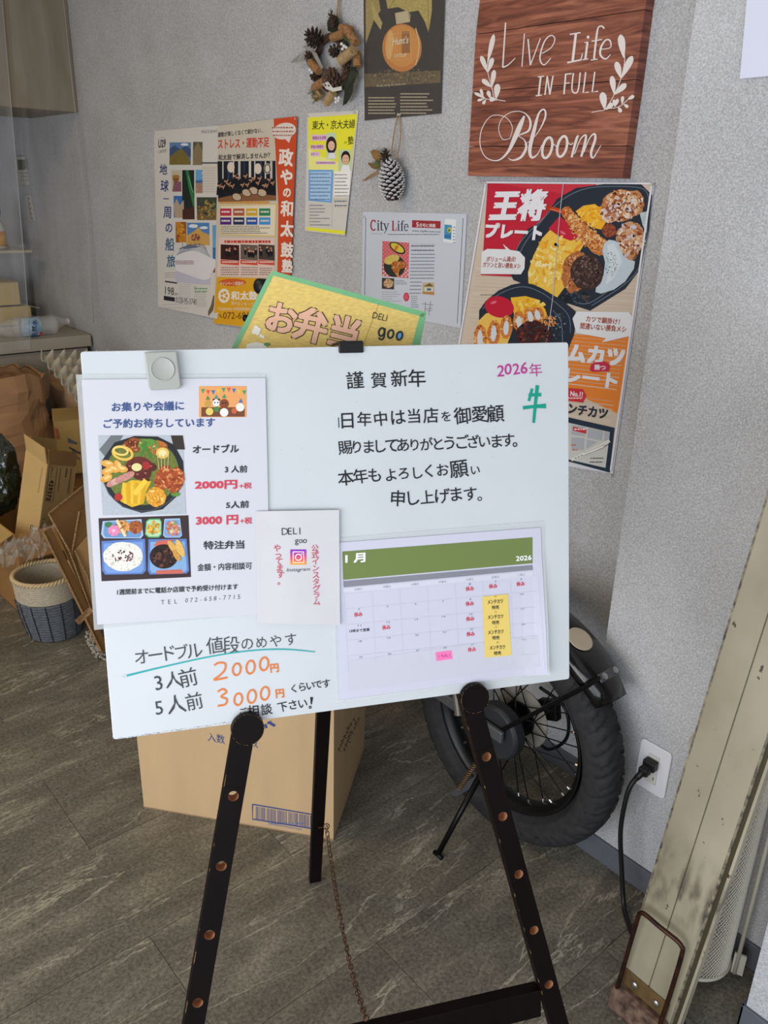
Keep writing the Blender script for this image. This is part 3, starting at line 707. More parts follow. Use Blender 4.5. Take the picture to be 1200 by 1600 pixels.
a.part('rice_drawing'); a.ell(150, 500, 62, 32, 'f6f4ea', 2, wob=.08); a.ell(215, 480, 20, 10, '6a9a58', 3)
a.part('crease'); a.line([(870, 240), (800, 420), (780, 480)], 2.2, 'a8853e', 2, 0)
a.part('fine_print')
for k in range(16):
    x, y = 300 + random.random() * 500, 140 + random.random() * 250; a.line([(x, y), (x + random.uniform(-20, 30), y + random.uniform(-5, 40))], 2, 'eeddaa', 1, 0)
a.build(by)

# ================================================================== POSTERS ON THE MAIN WALL
def wart(d=0.003, k=1.0, warp=None): return Art((0, YW - d, 0), (0, -1, 0), k, warp)
PIN = mat('pin_clear', (215, 215, 210), 0.25); STEELP = mat('pin_steel', (150, 150, 150), 0.3, 0.8)
def pin(x, y, par, Y=YW - 0.003):
    c = wall(x, y, Y); MB().lathe([(0.003, 0), (0.003, 0.002), (0.0015, 0.003), (0.0015, 0.006), (0.0028, 0.007), (0.0028, 0.008)], c, (0, -1, 0), 14).build('pin', PIN, par, smooth=True)
PPR = mat('poster_paper', (224, 220, 214), 0.45)
# --- cruise poster
kL = 1.05
cwp = lambda x, y: 0.004 * math.sin(max(0, min(1, (y - 205) / 280)) * PI * 2) * 0.5 + 0.010 * max(0, (y - 440) / 50) ** 2 * max(0, (x - 270) / 60) * 0.6
cr = thing('cruise_poster', 'tall white ocean cruise poster with a ship and many travel photos', 'poster', wall(300, 490, YW))
a = wart(0.004, kL, cwp).crop(230, 170, 4.572)
sheet(a, [(50, 158), (520, 118), (518, 1500), (78, 1415)], cr, PPR, 'sheet', L=-2, nx=12, ny=20)
a.part('lettering')
IN = '2a3f7c'
a.text('U29', 82, 280, 135, 275, 58, '35383f', 2, .03); a.ring(110, 225, 20, 22, 2, '8890a0', 1, a0=180, a1=360); a.text('1.20万円', 82, 318, 140, 312, 22, '50545c', 2, .0); a.text('PEACE BOAT', 388, 176, 505, 170, 22, '6c6c72', 2, 0)
for t, (x, y), z in zip('地球一周の船旅', ((120, 435), (128, 552), (138, 645), (148, 740), (155, 850), (160, 970), (168, 1090)), (82, 88, 62, 92, 84, 98, 92)):
    a.chars(t, (x, y), (x, y), z, IN if t != '旅' and t != '船' else '2c6286', 2, .018, rot=2, sx=.68)
a.text('198', 127, 1325, 190, 1332, 55, '2e3038', 2, .0); a.text('万円', 193, 1332, 218, 1335, 18, '2e3038', 2, 0); a.text('0120-95-3740', 203, 1385, 355, 1402, 42, '4c5058', 2, .0)
a.poly([(118, 1335), (196, 1348), (196, 1378), (118, 1366)], '26282c', 1); a.poly([(125, 1228), (212, 1240), (212, 1250), (125, 1238)], '26282c', 1)
a.part('fine_print')
a.rows(125, 1170, 300, 1200, 3, 6, '9aa0a8', 1); a.rows(225, 1255, 310, 1370, 9, 5, 'b4b8be', 1); a.rows(335, 1310, 420, 1370, 5, 6, 'a4a8ae', 1); a.rows(355, 1385, 430, 1410, 3, 5, 'a4a8ae', 1); a.rows(110, 1395, 300, 1420, 2, 5, 'b0b4ba'); a.rows(340, 1280, 430, 1300, 2, 12, '58a060', 1)
a.line([(335, 1270), (345, 1268), (348, 1290), (338, 1292), (335, 1270)], 3, '58a060', 2, 0)
a.part('travel_photo')
def ph(x0, y0, x1, y1, sky, *gr):
    a.cur = 'travel_photo'; a.own(True); a.rect(x0, y0, x1, y1, sky, 1, .1)
    for g in gr: a.poly([(min(max(p, x0), x1), min(max(q, y0), y1)) for p, q in g[0]], g[1], 2, .6)
ph(163, 240, 315, 400, '5f80b0', ([(163, 285), (200, 262), (240, 290), (280, 260), (315, 290), (315, 345), (163, 345)], '40557e'), ([(163, 345), (215, 300), (250, 285), (300, 340), (315, 400), (163, 400)], '7c6c34'))
a.ell(270, 255, 28, 10, 'dfe6ee', 3, wob=.2)
ph(330, 236, 398, 402, '5a5c48', ([(330, 300), (365, 236), (398, 300), (398, 402), (330, 402)], '8a7a5c'))
ph(178, 438, 248, 592, 'c8bca6', ([(195, 520), (248, 520), (248, 592), (185, 592)], '8a5668')); a.ell(210, 500, 22, 28, '8a5a34', 3); a.ell(210, 484, 26, 12, 'a87838', 4)
ph(254, 438, 340, 790, '1e2a24', ([(280, 440), (300, 440), (340, 640), (340, 740), (300, 560)], '2f7c44'), ([(254, 720), (340, 700), (340, 790), (254, 790)], '4a2a1c')); a.line([(300, 480), (320, 560), (335, 600)], 6, '5fb470', 3)
ph(350, 436, 400, 602, '6aa6d4', ([(350, 515), (400, 515), (400, 602), (350, 602)], 'a88470'), ([(350, 512), (400, 508), (400, 530), (350, 530)], '3d6fa0'))
ph(192, 622, 265, 778, '3572b8', ([(192, 690), (215, 640), (235, 690), (265, 650), (265, 778), (200, 778)], 'b7a08a'))
ph(357, 632, 505, 795, '41463a', ([(357, 720), (420, 690), (505, 730), (505, 795), (357, 795)], '7a6038')); a.crumbs(430, 720, 65, 70, ('2c3a28', '93783c', 'b89a4c', '5a4a34', '7d8a5c'), 60, 10, 3)
ph(203, 808, 280, 955, '9a5a24', ([(203, 808), (240, 808), (280, 880), (280, 955), (230, 955)], 'c98426')); a.crumbs(243, 880, 32, 60, ('e0a83c', '7a3a18', 'b86c20'), 30, 8, 3)
ph(285, 814, 444, 975, '4f86c0', ([(285, 905), (340, 870), (365, 845), (395, 880), (444, 900), (444, 975), (285, 975)], 'd0a458')); a.ell(330, 838, 34, 13, 'e6ecf2', 2, wob=.2); a.ell(405, 850, 30, 10, 'e6ecf2', 2, wob=.2); a.fried(345, 920, 32, 26, 3, n=20, cols=('7a3a34', 'a8683c', 'e0c080'), base='96583c')
ph(466, 830, 518, 1170, '6ea4cc', ([(466, 990), (518, 1000), (518, 1080), (466, 1070)], '2f74ae'), ([(466, 1085), (518, 1075), (518, 1170), (466, 1170)], '8a5a4c'))
ph(392, 380, 505, 602, 'd8d2c8')
a.rows(400, 420, 495, 590, 10, 6, 'b8b0a8', 3); a.rect(392, 382, 505, 392, '404858', 3)
a.part('ship_picture')
a.poly([(195, 1040), (230, 1000), (330, 975), (440, 1010), (450, 1060), (505, 1090), (440, 1215), (400, 1225), (200, 1155)], 'e4e2e6', 3)
a.poly([(200, 1155), (330, 1175), (440, 1210), (505, 1165), (480, 1260), (200, 1240)], 'c4c4d4', 2)
for k in range(6): a.line([(205 + k * 6, 1045 - k * 10), (330 + k * 8, 1010 - k * 9), (452 - k * 6, 1060 - k * 12)], 4, ['8790a2', '5d6880'][k % 2], 4)
a.rows(200, 1085, 330, 1105, 3, 7, '8a3c44', 4); a.poly([(220, 1000), (300, 970), (380, 985), (300, 1000)], '50607c', 4)
for k in range(5): a.line([(250 + k * 30, 985), (252 + k * 30, 960)], 3, '4c5a74', 4, 0)
a.part('torn_patch'); a.poly([(450, 1180), (500, 1175), (500, 1320), (470, 1440), (445, 1480), (455, 1380)], 'ddd8d0', 3); a.poly([(474, 1330), (492, 1340), (480, 1440), (450, 1480), (444, 1450), (462, 1400)], '77604c', 4, .6)
a.build(cr); pin(244, 208, cr)
# --- taiko poster
tk = thing('drum_class_poster', 'red edged drum class poster overlapping the cruise poster', 'poster', wall(400, 500, YW))
tw = lambda x, y: 0.004 + 0.003 * max(0, (y - 400) / 110)
a = wart(0.004, kL, tw).crop(230, 170, 4.572)
sheet(a, [(515, 120), (1080, 55), (1010, 1600), (486, 1530)], tk, mat('poster_cream', (216, 206, 190), .5), 'sheet', L=-2, nx=8, ny=16)
a.part('colour_fields')
a.poly([(912, 72), (1080, 56), (1048, 850), (1030, 1250), (938, 1230), (945, 700), (925, 300)], 'd4512c', 1)
a.poly([(505, 1200), (960, 1215), (950, 1580), (487, 1532)], 'e8ab22', 1); a.poly([(520, 920), (920, 925), (915, 1205), (510, 1195)], 'edd0c4', 1)
a.ell(988, 160, 85, 58, 'e8ddd4', 2, rot=-14); a.poly([(985, 205), (1040, 195), (1022, 245)], 'e8ddd4', 2)
a.poly([(528, 690), (935, 680), (925, 915), (530, 900)], 'e6c87a', 2); a.poly([(534, 697), (926, 687), (918, 905), (536, 892)], 'ede3cc', 3)
a.ell(620, 1240, 98, 26, 'd8602c', 2)
a.part('lettering')
a.text('運動が楽しくなくて続かない…', 512, 205, 842, 170, 36, '3a3636', 2, .02); a.text('ストレス・運動不足', 513, 290, 880, 275, 74, 'd4432c', 2, .03); a.text('和太鼓で解消しませんか？', 516, 370, 885, 352, 42, '3a3636', 2, .02)
for t, x, y, z in (('政', 1000, 350, 130), ('や', 1005, 490, 120), ('の', 1008, 598, 80), ('和', 1010, 715, 118), ('太', 1008, 860, 118), ('鼓', 1008, 1010, 112), ('塾', 1010, 1125, 100)): a.chars(t, (x, y), (x, y), z, 'f3ebe2', 3, .045, rot=3, sx=.8)
a.text('キャンペーン実施中!', 530, 1262, 700, 1262, 30, 'f4e6c8', 4, .02); a.text('和太鼓', 610, 1368, 800, 1366, 66, 'f6efe0', 4, .045); a.text('政やエンタープラ', 612, 1400, 790, 1412, 26, 'f6efe0', 4, .0)
a.text('〒568-0096 大阪府高槻市', 520, 1440, 750, 1442, 24, 'f6efe0', 4, 0); a.text('072-691', 555, 1500, 735, 1500, 48, '6a4418', 4, 0); a.line([(528, 1465), (535, 1480), (548, 1490)], 6, '6a4418', 4)
a.ring(560, 1335, 38, 48, 6, 'f6efe0', 3); a.ell(560, 1335, 38, 48, 'f6efe0', 3)
for k in range(5): a.ell(560 + 18 * math.cos(k * 1.257), 1335 + 24 * math.sin(k * 1.257), 9, 11, 'e0a030', 4, rot=k * 72)
a.part('fine_print')
a.rows(900, 130, 1050, 185, 3, 14, 'b0645c', 3, dx=8); a.rows(538, 835, 900, 885, 5, 9, '77706c', 4, cut=.3); a.rows(535, 1130, 665, 1180, 4, 10, '8a7c74', 2); a.rows(680, 1130, 800, 1180, 4, 10, '8a7c74', 2); a.rows(812, 1135, 905, 1180, 4, 10, '8a7c74', 2)
a.rows(560, 940, 890, 945, 1, 24, 'c8402e', 2, gap=.2); a.rows(525, 660, 880, 661, 1, 24, 'd89a3c', 3, gap=.15)
a.part('reason_box')
for k, c in enumerate(('c43048', 'b8603c', 'd9b030', '2f8a58', '5a2c80', '28365c', '2c5cb0', '4a9ae0')):
    x = 530 + (k % 4) * 93; y = 712 + (k // 4) * 64; a.cur = 'reason_box'; a.own(True); a.rect(x, y, x + 80, y + 52, c, 4); a.rows(x + 10, y + 18, x + 70, y + 19, 1, 16, 'e8e0da', 5, gap=.15)
a.part('stage_photo')
a.poly([(510, 375), (925, 372), (930, 655), (515, 665)], '1c2028', 1)
for k in range(10): a.rect(545 + k * 38, 374, 545 + k * 38 + (16 if k % 2 else 9), 500, ['c8c4c0', '2c3c68', 'dcd6cc'][k % 3], 2)
for cx, cy in ((607, 418), (800, 428), (868, 428)): a.ell(cx, cy, 26, 38, 'e2d6c0', 3)
a.ring(868, 428, 20, 30, 7, '22242a', 4)
for k in range(18):
    x = 525 + k * 22 + random.uniform(-6, 6); y = 520 + random.uniform(-35, 45); a.poly([(x - 17, y + 60), (x - 12, y), (x + 12, y), (x + 18, y + 60)], '14161c', 4); a.ell(x, y - 12, 9, 12, 'c09074', 5, n=10); a.ell(x, y - 20, 10, 8, '1c1614', 6, n=10); a.line([(x + 6, y + 10), (x + 20, y - 22)], 6, 'c09074', 6, 0)
a.poly([(515, 640), (700, 600), (930, 620), (930, 655), (515, 665)], '8a6040', 5)
for cx, cy in ((650, 630), (720, 600), (770, 585), (830, 600)): a.ell(cx, cy, 34, 26, 'c8b49a', 6, rot=20); a.ring(cx, cy, 34, 26, 5, '5a3424', 7, rot=20)
a.part('small_photo')
for x0, x1, c in ((533, 665, '3a1c1c'), (675, 798, '6c6058'), (803, 918, '4c403a')):
    a.cur = 'small_photo'; a.own(True); a.poly([(x0, 968), (x1, 974), (x1 + 2, 1085), (x0, 1075)], c, 2)
    for k in range(8): x = x0 + 12 + random.random() * (x1 - x0 - 24); y = 1010 + random.random() * 35; a.ell(x, y, 9, 24, '16161a', 3, n=10); a.ell(x, y - 22, 6, 8, 'c89478', 4, n=8)
    a.poly([(x0, 1078), (x1, 1088), (x1, 1118), (x0, 1108)], 'd8503c', 4); a.rows(x0 + 10, 1090, x1 - 8, 1092, 1, 12, 'f0dcd4', 5, gap=.2)
a.build(tk); pin(464, 186, tk)
# --- tutoring flyer
tf = thing('tutoring_flyer', 'narrow yellow and white tutoring flyer with two portrait photos', 'flyer', wall(515, 360, YW))
a = wart(0.003, 1.12, lambda x, y: 0.006 * max(0, (y - 250) / 110) * max(0, (x - 478) / 80)).crop(430, 0, 3.636)
sheet(a, [(183, 643), (473, 626), (404, 1338), (168, 1312)], tf, PPR, 'sheet', L=-2)
a.part('colour_fields')
a.poly([(188, 668), (468, 648), (440, 850), (430, 960), (190, 965)], 'ece83a', 1); a.poly([(192, 840), (240, 880), (430, 950), (434, 980), (336, 985), (190, 960)], 'f0ee90', 2); a.poly([(180, 1290), (405, 1312), (404, 1332), (178, 1306)], 'ece83a', 1)
a.poly([(192, 965), (332, 965), (325, 1152), (190, 1140)], '6ea8e0', 2); a.poly([(200, 975), (322, 975), (316, 1142), (200, 1132)], 'aacdf0', 3)
a.poly([(340, 975), (432, 972), (425, 1120), (335, 1120)], 'f4f2f0', 2)
for x0, y0, x1, y1 in ((208, 765, 298, 800), (204, 822, 280, 850), (204, 862, 255, 888), (232, 915, 345, 935)): a.rect(x0, y0, x1, y1, 'e6c4dc', 3)
a.part('lettering')
a.text('東大・京大夫婦', 210, 738, 452, 730, 52, '4a4426', 3, .015, hv=(4, -52)); a.text('の', 393, 818, 408, 816, 15, '4a4426', 3, 0); a.text('塾', 414, 822, 446, 816, 46, '4a4426', 3, .015)
a.text('勉強法を診断', 214, 794, 292, 792, 20, 'a04c90', 5, .02); a.text('学校の勉強を', 204, 845, 276, 842, 20, 'a04c90', 5, .02); a.text('サポート', 204, 886, 246, 884, 18, 'a04c90', 5, .02)
a.part('fine_print')
a.rows(236, 922, 340, 923, 1, 9, '8a5080', 5); a.rows(202, 985, 318, 1130, 8, 8, '506c90', 4, cut=.15); a.rows(342, 990, 428, 1110, 7, 8, '7c7880', 4, cut=.3); a.rows(200, 1165, 330, 1275, 7, 7, '80808a', 4, cut=.6)
a.line([(335, 1132), (418, 1134), (414, 1182), (350, 1180), (335, 1132)], 2, 'c8c060', 3, 0); a.rows(342, 1140, 410, 1165, 2, 9, '5a6a80', 4); a.line([(196, 1160), (330, 1168), (326, 1285), (194, 1275), (196, 1160)], 1.5, 'b0b0b0', 3, 0)
a.part('portrait_photo')
a.rect(292, 755, 347, 905, 'c8dcb8', 3); a.ell(320, 825, 30, 50, '32242a', 4); a.ell(321, 828, 19, 27, 'e8bfa6', 5); a.poly([(300, 900), (310, 868), (338, 868), (347, 900)], 'e8e4e8', 5); a.ell(314, 824, 2.4, 2, '2a2020', 6, n=8); a.ell(329, 824, 2.4, 2, '2a2020', 6, n=8); a.ring(321, 836, 6, 5, 2, 'b05050', 6, a0=10, a1=170, n=8)
a.rect(360, 850, 432, 972, 'c6d8a8', 3); a.ell(402, 895, 26, 38, '241c1c', 4); a.ell(402, 905, 20, 27, 'e2b498', 5); a.poly([(375, 972), (385, 938), (420, 938), (430, 972)], 'f0f0f4', 5); a.ell(394, 900, 2.4, 2, '2a2020', 6, n=8); a.ell(410, 900, 2.4, 2, '2a2020', 6, n=8); a.ring(402, 914, 7, 5, 2, 'a04840', 6, a0=10, a1=170, n=8)
a.build(tf); pin(482, 181, tf); pin(556, 176, tf)
# --- ketchup advert in a clear sleeve
ad = thing('vintage_advert', 'dark vintage ketchup advert with an orange jar, in a clear sleeve', 'poster', wall(630, 185, YW))
a = wart(0.0035, 0.8).crop(430, 0, 3.636)
sheet(a, [(500, -260), (975, -300), (942, 645), (508, 685)], ad, mat('advert_dark', (44, 35, 27), .5, spec=.1, noise_amt=.3, scale=50), 'sheet', L=-2)
a.part('picture')
a.poly([(510, 420), (940, 400), (940, 470), (510, 495)], '6e5a34', 1, .9); a.crumbs(725, 430, 190, 40, ('a88c50', '4a3a24', '8a6c38', '2c2418'), 160, 5, 2)
a.poly([(515, -200), (560, -200), (600, 60), (560, 120), (540, 180), (515, 250)], 'b09a54', 2, .5); a.poly([(545, 0), (610, 130), (600, 170), (560, 110)], 'c4ae6a', 3, .4)
a.poly([(620, -60), (890, -60), (892, 60), (872, 185), (850, 120), (815, 60), (760, 70), (700, 40), (640, 50)], 'c2ac58', 2, .5)
a.line([(870, -20), (872, 180)], 3, '8c7430', 3, 0); a.line([(700, -40), (650, 45)], 3, '8c7430', 3, 0)
a.ell(722, 272, 112, 136, 'd8862c', 4, .25, n=44); a.ell(722, 262, 96, 118, 'e49a3c', 5, .15, n=44)
a.ell(652, 255, 22, 84, 'f0b868', 6, .2, 4); a.line([(800, 160), (820, 260), (800, 370)], 7, 'edc488', 5)
a.poly([(682, 75), (755, 60), (768, 125), (690, 138)], 'd2c29a', 5); a.poly([(755, 60), (772, 85), (768, 125)], 'a89868', 6); a.poly([(722, 180), (765, 178), (768, 300), (720, 305)], 'a86c24', 6, .3)
a.line([(652, 195), (770, 185), (775, 335), (655, 345), (652, 195)], 1.5, 'ecd8a0', 6, 0)
a.part('lettering')
a.text("Hunt's", 668, 258, 758, 246, 44, 'f2e8cc', 7, .02, sh=.1); a.text('CATSUP', 676, 328, 748, 322, 20, 'f2e8cc', 7, .01)
a.text('We like the big, fat, brawny ones', 575, 500, 742, 485, 17, 'd8ccae', 3, .0, sh=.15)
a.part('fine_print')
a.rows(530, 552, 690, 640, 6, 9, 'c8bc9c', 3, gap=.2, cut=.1); a.rows(712, 530, 900, 640, 7, 9, 'c8bc9c', 3, gap=.2, cut=.25)
a.build(ad)
a2 = wart(0.0052).crop(430, 0, 3.636)
SLV, nt, b = nodes('clear_sleeve'); b.inputs['Base Color'].default_value = (1, 1, 1, 1); b.inputs['Roughness'].default_value = 0.12; b.inputs['Alpha'].default_value = 0.03; b.inputs['Specular IOR Level'].default_value = 0.25
n = nt.nodes.new('ShaderNodeTexNoise'); n.inputs['Scale'].default_value = 14; bp = nt.nodes.new('ShaderNodeBump'); bp.inputs['Strength'].default_value = 0.5; bp.inputs['Distance'].default_value = 0.006
nt.links.new(n.outputs['Fac'], bp.inputs['Height']); nt.links.new(bp.outputs[0], b.inputs['Normal'])
sheet(a2, [(495, -262), (982, -302), (946, 650), (504, 690)], ad, SLV, 'sleeve', L=6, thick=.0002, nx=14, ny=20)
pin(625, 179, ad, YW - .005)
# --- magazine page
cy_ = thing('magazine_page', 'white laminated magazine page about the shop, pinned under the pine cone', 'poster', wall(645, 505, YW))
a = wart(0.003, 1.0).crop(560, 320, 6.667)
sheet(a, [(48, 70), (1130, 95), (1065, 1285), (30, 1085)], cy_, mat('page_bluish', (212, 218, 230), .35), 'sheet', L=-2, thick=.0012)
a.part('headline')
NV = '3c4250'
def serif(t, x0, y0, x1, y1, h, c): a.text(t, x0, y0, x1, y1, h, c, 2, .012)
def stem(x, y0, y1, w_, c, sf=14, top=True): a.line([(x, y0), (x, y1)], w_, c, 2, 0); a.line([(x - sf, y1), (x + sf, y1)], 5, c, 2, 0); (a.line([(x - sf, y0), (x + 4, y0)], 5, c, 2, 0) if top else None)
CR = 'a83040'
a.ring(158, 213, 26, 52, 13, CR, 2, a0=45, a1=320); a.line([(178, 160), (178, 185)], 6, CR, 2, 0)
stem(208, 192, 266, 12, NV); a.ell(208, 170, 8, 9, NV, 2)
stem(240, 170, 264, 12, NV, 4, False); a.line([(226, 194), (262, 194)], 6, NV, 2, 0); a.line([(240, 262), (262, 264)], 8, NV, 2, 0)
a.line([(272, 196), (292, 262)], 12, NV, 2, 0); a.line([(314, 196), (292, 262), (272, 300)], 6, NV, 2, 0); a.line([(258, 196), (286, 196)], 5, NV, 2, 0); a.line([(302, 196), (324, 196)], 5, NV, 2, 0)
stem(362, 168, 266, 14, CR); a.line([(350, 267), (396, 267)], 7, CR, 2, 0); a.line([(396, 267), (398, 238)], 6, CR, 2, 0)
stem(420, 198, 268, 12, NV); a.ell(420, 176, 8, 9, NV, 2)
a.line([(482, 172), (466, 168), (456, 186), (454, 268)], [6, 8, 12, 12], NV, 2); a.line([(440, 200), (474, 200)], 5, NV, 2, 0); a.line([(442, 269), (470, 269)], 5, NV, 2, 0)
a.ring(500, 236, 19, 35, 8, NV, 2, a0=40, a1=362); a.line([(482, 232), (518, 230)], 5, NV, 2, 0)
a.poly([(562, 160), (858, 170), (856, 247), (560, 236)], 'a8323c', 1); a.text('5', 606, 228, 630, 229, 46, 'f4f0f0', 3, .02); a.text('月号に掲載', 636, 232, 806, 236, 38, 'f4f0f0', 3, .015)
a.text('www.citylife-new.com', 560, 286, 858, 298, 28, '4c525c', 2, 0)
a.text('「本当の想い」', 556, 440, 795, 446, 26, '44484f', 2, .02) if False else a.rows(552, 422, 790, 468, 2, 18, '6c7078', 2, gap=.25)
a.part('fine_print')
a.rows(130, 296, 250, 300, 1, 12, 'a6acb6', 1, gap=.6); a.rows(308, 304, 845, 330, 1, 13, '7c828c', 1, gap=.35); a.line([(552, 405), (815, 414)], 2, '8a8e96', 1, 0)
a.rows(550, 510, 800, 760, 8, 15, '8c929e', 1, gap=.2, dx=-12); a.rows(540, 800, 660, 915, 4, 15, '8c929e', 1, gap=.2, dx=-8); a.rows(385, 785, 515, 820, 3, 12, '9aa0aa', 1, cut=.4)
a.rows(245, 905, 450, 1000, 5, 10, 'b0b4bc', 1, cut=.5); a.rows(550, 950, 640, 1060, 6, 12, '9094a0', 1, cut=.4)
a.line([(78, 140), (66, 940)], 5, '50585c', 1, 0); a.line([(1092, 140), (1030, 1235)], 5, '50585c', 1, 0)
for p in (((665, 1030), (780, 1045)), ((700, 1010), (695, 1140)), ((755, 1005), (735, 1150)), ((690, 1090), (775, 1075)), ((720, 1105), (770, 1100))): a.line(p, 6, '8e9098', 2, 0)
a.ell(500, 960, 30, 46, 'cc3c50', 2); a.ell(500, 960, 22, 34, 'e05c6c', 3)
a.part('meal_photo')
a.poly([(252, 378), (530, 395), (522, 765), (246, 742)], 'd8636a', 1)
for i_ in range(14):
    for j_ in range(18):
        if (i_ + j_) % 2: x = 255 + i_ * 19.3; y = 384 + j_ * 20 + i_ * 1.2; a.rect(x, y, x + 17, y + 15, 'f2d8d4' if j_ > 12 else 'e08c8c', 2)
a.ell(378, 640, 112, 112, '2e3832', 3, n=36); a.ell(350, 570, 82, 46, 'dcc468', 4, .3, -20); a.ell(408, 450, 92, 50, '26302a', 4, rot=32, n=36); a.ell(408, 448, 78, 36, 'dccb4a', 5, .2, rot=32); a.ell(398, 450, 16, 34, 'd87a34', 6, rot=32)
a.fried(395, 625, 46, 40, 5, n=26); a.fried(455, 625, 42, 40, 5, n=26); a.poly([(345, 650), (420, 650), (425, 745), (405, 745)], 'd08c48', 7, .4); a.fried(400, 670, 38, 44, 7, n=20)
a.part('small_photo'); a.poly([(247, 760), (375, 767), (372, 882), (245, 875)], '4a4238', 1); a.fried(315, 820, 50, 45, 2, n=40, cols=('e8c8a0', 'c89868', 'f0e0c8', '8a5a38'), base='d0a880')
a.own(True); a.poly([(670, 812), (790, 808), (792, 940), (666, 928)], 'c8b894', 1); a.poly([(680, 850), (745, 815), (785, 850)], '7c6430', 2); a.rect(690, 862, 780, 900, 'dcdcd4', 2); a.poly([(668, 905), (790, 910), (792, 940), (666, 928)], 'c08c54', 2); a.rect(715, 870, 760, 892, '54707c', 3)
a.own(True); a.poly([(905, 145), (1020, 155), (1010, 405), (885, 385)], 'eef2f6', 1); a.poly([(900, 205), (975, 212), (968, 365), (893, 352)], '4a9ac8', 2); a.ell(950, 262, 22, 28, 'd8c850', 3); a.ell(948, 266, 12, 14, '4a8a50', 4); a.rect(900, 310, 965, 345, '3a7ab0', 3); a.rows(985, 230, 1010, 390, 6, 14, '7088a0', 2)
a.build(cy_); pin(571, 339, cy_)
# --- plate poster
os_ = thing('plate_menu_poster', 'large red and orange meal plate poster below the wooden sign', 'poster', wall(950, 735, YW))
a = wart(0.003, 1.0).crop(740, 270, 4)
PST = mat('poster_gloss', (226, 226, 236), .3)
sheet(a, [(78, 52), (1132, 60), (870, 1882), (-200, 1700)], os_, PST, 'sheet', L=-4, thick=.0012)
def mp6(x, y): return (480 + x * 4 / 6, 1000 + y * 4 / 6)   # crop of the lower part
a.part('background'); a.poly([(88, 66), (1118, 74), (855, 1850), (-190, 1690)], 'd8c8b6', 0)
for k in range(46):
    y = 600 + k * 22; a.line([(20 - k * 3, y), (1040 - k * 5, y + 30 + k * 3)], random.uniform(2, 6), random.choice(('cbb8a4', 'e2d6c8', 'd0c0ae')), 1, 0)
a.poly([(88, 66), (770, 72), (560, 420), (430, 620), (245, 650), (45, 640), (60, 500)], 'c9243c', 1); a.poly([(170, 70), (760, 72), (600, 140), (500, 120)], 'd43648', 2)
a.poly([(620, 1010), (985, 1025), mp6(628, 755), mp6(340, 620), mp6(188, 560), (500, 1290), (560, 1060)], 'f08a34', 1)
a.part('meal_picture')
NVY = '26303e'
a.poly([(430, 300), (520, 165), (640, 95), (850, 66), (1050, 72), (1118, 140), (1095, 360), (1045, 600), (950, 725), (730, 862), (600, 820), (420, 740), (250, 670), (220, 610), (270, 470), (340, 350)], NVY, 3)
a.line([(265, 640), (300, 480), (420, 310), (540, 180), (700, 100), (900, 85), (1060, 100), (1100, 170)], 6, '5f7082', 4); a.line([(240, 600), (290, 440), (440, 280)], 3, '8a98a6', 4)
a.line([(740, 830), (940, 700), (1040, 580), (1085, 380)], 5, '6a7c90', 4); a.line([(600, 790), (720, 815), (900, 690), (1005, 570)], 3, '8a9aac', 4)
a.poly([(470, 350), (540, 270), (610, 330), (662, 405), (610, 425), (540, 400)], 'cc1f3c', 6); a.ell(560, 375, 20, 8, 'e8708a', 7, rot=30)
for pts in ([(345, 690), (342, 620), (375, 520), (430, 410), (495, 340), (540, 380), (640, 410), (710, 420), (660, 500), (590, 600), (590, 690), (525, 778), (430, 745)],): a.poly(pts, 'f6c850', 5, .12)
a.crumbs(480, 560, 110, 170, ('f9dc7c', 'f2b83c', 'f7d060', 'eaa628', 'fbe7a0'), 90, 20, 6, rot=25); a.line([(590, 600), (640, 480), (690, 440)], 16, 'f0a02c', 7); a.ell(445, 578, 12, 8, 'fdf4d0', 9)
a.poly([(640, 240), (690, 205), (760, 195), (815, 235), (835, 300), (800, 355), (735, 340), (680, 290)], 'f7b92c', 6, .1); a.crumbs(740, 265, 80, 55, ('fbd060', 'f2a81c'), 24, 16, 7)
FC = ('d98a44', 'eab576', 'b8632a', 'f2cf9c', 'c8743a', 'a85226')
for t in [k / 14 for k in range(15)]: a.fried(585 + t * 210, 245 + t * 215 + 20 * math.sin(t * 3), 36 + t * 26, 32 + t * 22, 8, n=18, cols=FC, base='d08442', size=9)
a.line([(475, 222), (520, 230), (575, 255)], [22, 26, 22], 'c8441c', 10); a.line([(480, 226), (560, 246)], 5, 'e88a5c', 11, 0); a.poly([(455, 205), (490, 205), (495, 235), (460, 240)], 'b83a1c', 10)
a.crumbs(700, 380, 120, 70, ('f0c890', 'b8602a', 'e8a45c', 'd8803c'), 130, 9, 12, rot=40)
KC = ('c88a5c', 'e8c49c', '9c5430', 'dca878', 'b87048', 'f2e0cc', 'd8d0e0', '8a4224')
a.fried(925, 205, 120, 100, 8, -10, 150, KC, 'c07c4c', 16); a.fried(1000, 190, 70, 80, 9, 0, 60, KC, 'c88858', 14); a.fried(855, 255, 60, 55, 9, 0, 50, KC, 'd8b8a0', 12)
a.fried(985, 410, 90, 105, 9, 10, 120, KC, 'd0a07c', 15); a.fried(990, 490, 45, 60, 10, 10, 40, KC, 'c8946c', 12); a.fried(850, 360, 44, 44, 9, 0, 30, ('7a3420', 'a8583c'), '8a4028', 10)
a.poly([(1040, 250), (1095, 240), (1085, 380), (1060, 330)], 'bcd0d8', 8, .3)
a.fried(640, 620, 85, 130, 8, 10, 110, ('d08850', 'b06430', 'e8b484', '8a4824'), 'b87040', 11)
a.ell(712, 622, 104, 112, '43302c', 11, .7, n=40, wob=.05); a.crumbs(712, 622, 95, 104, ('5c4440', '2a1c1a', '6e5450', '382622', '80665e'), 150, 8, 12)
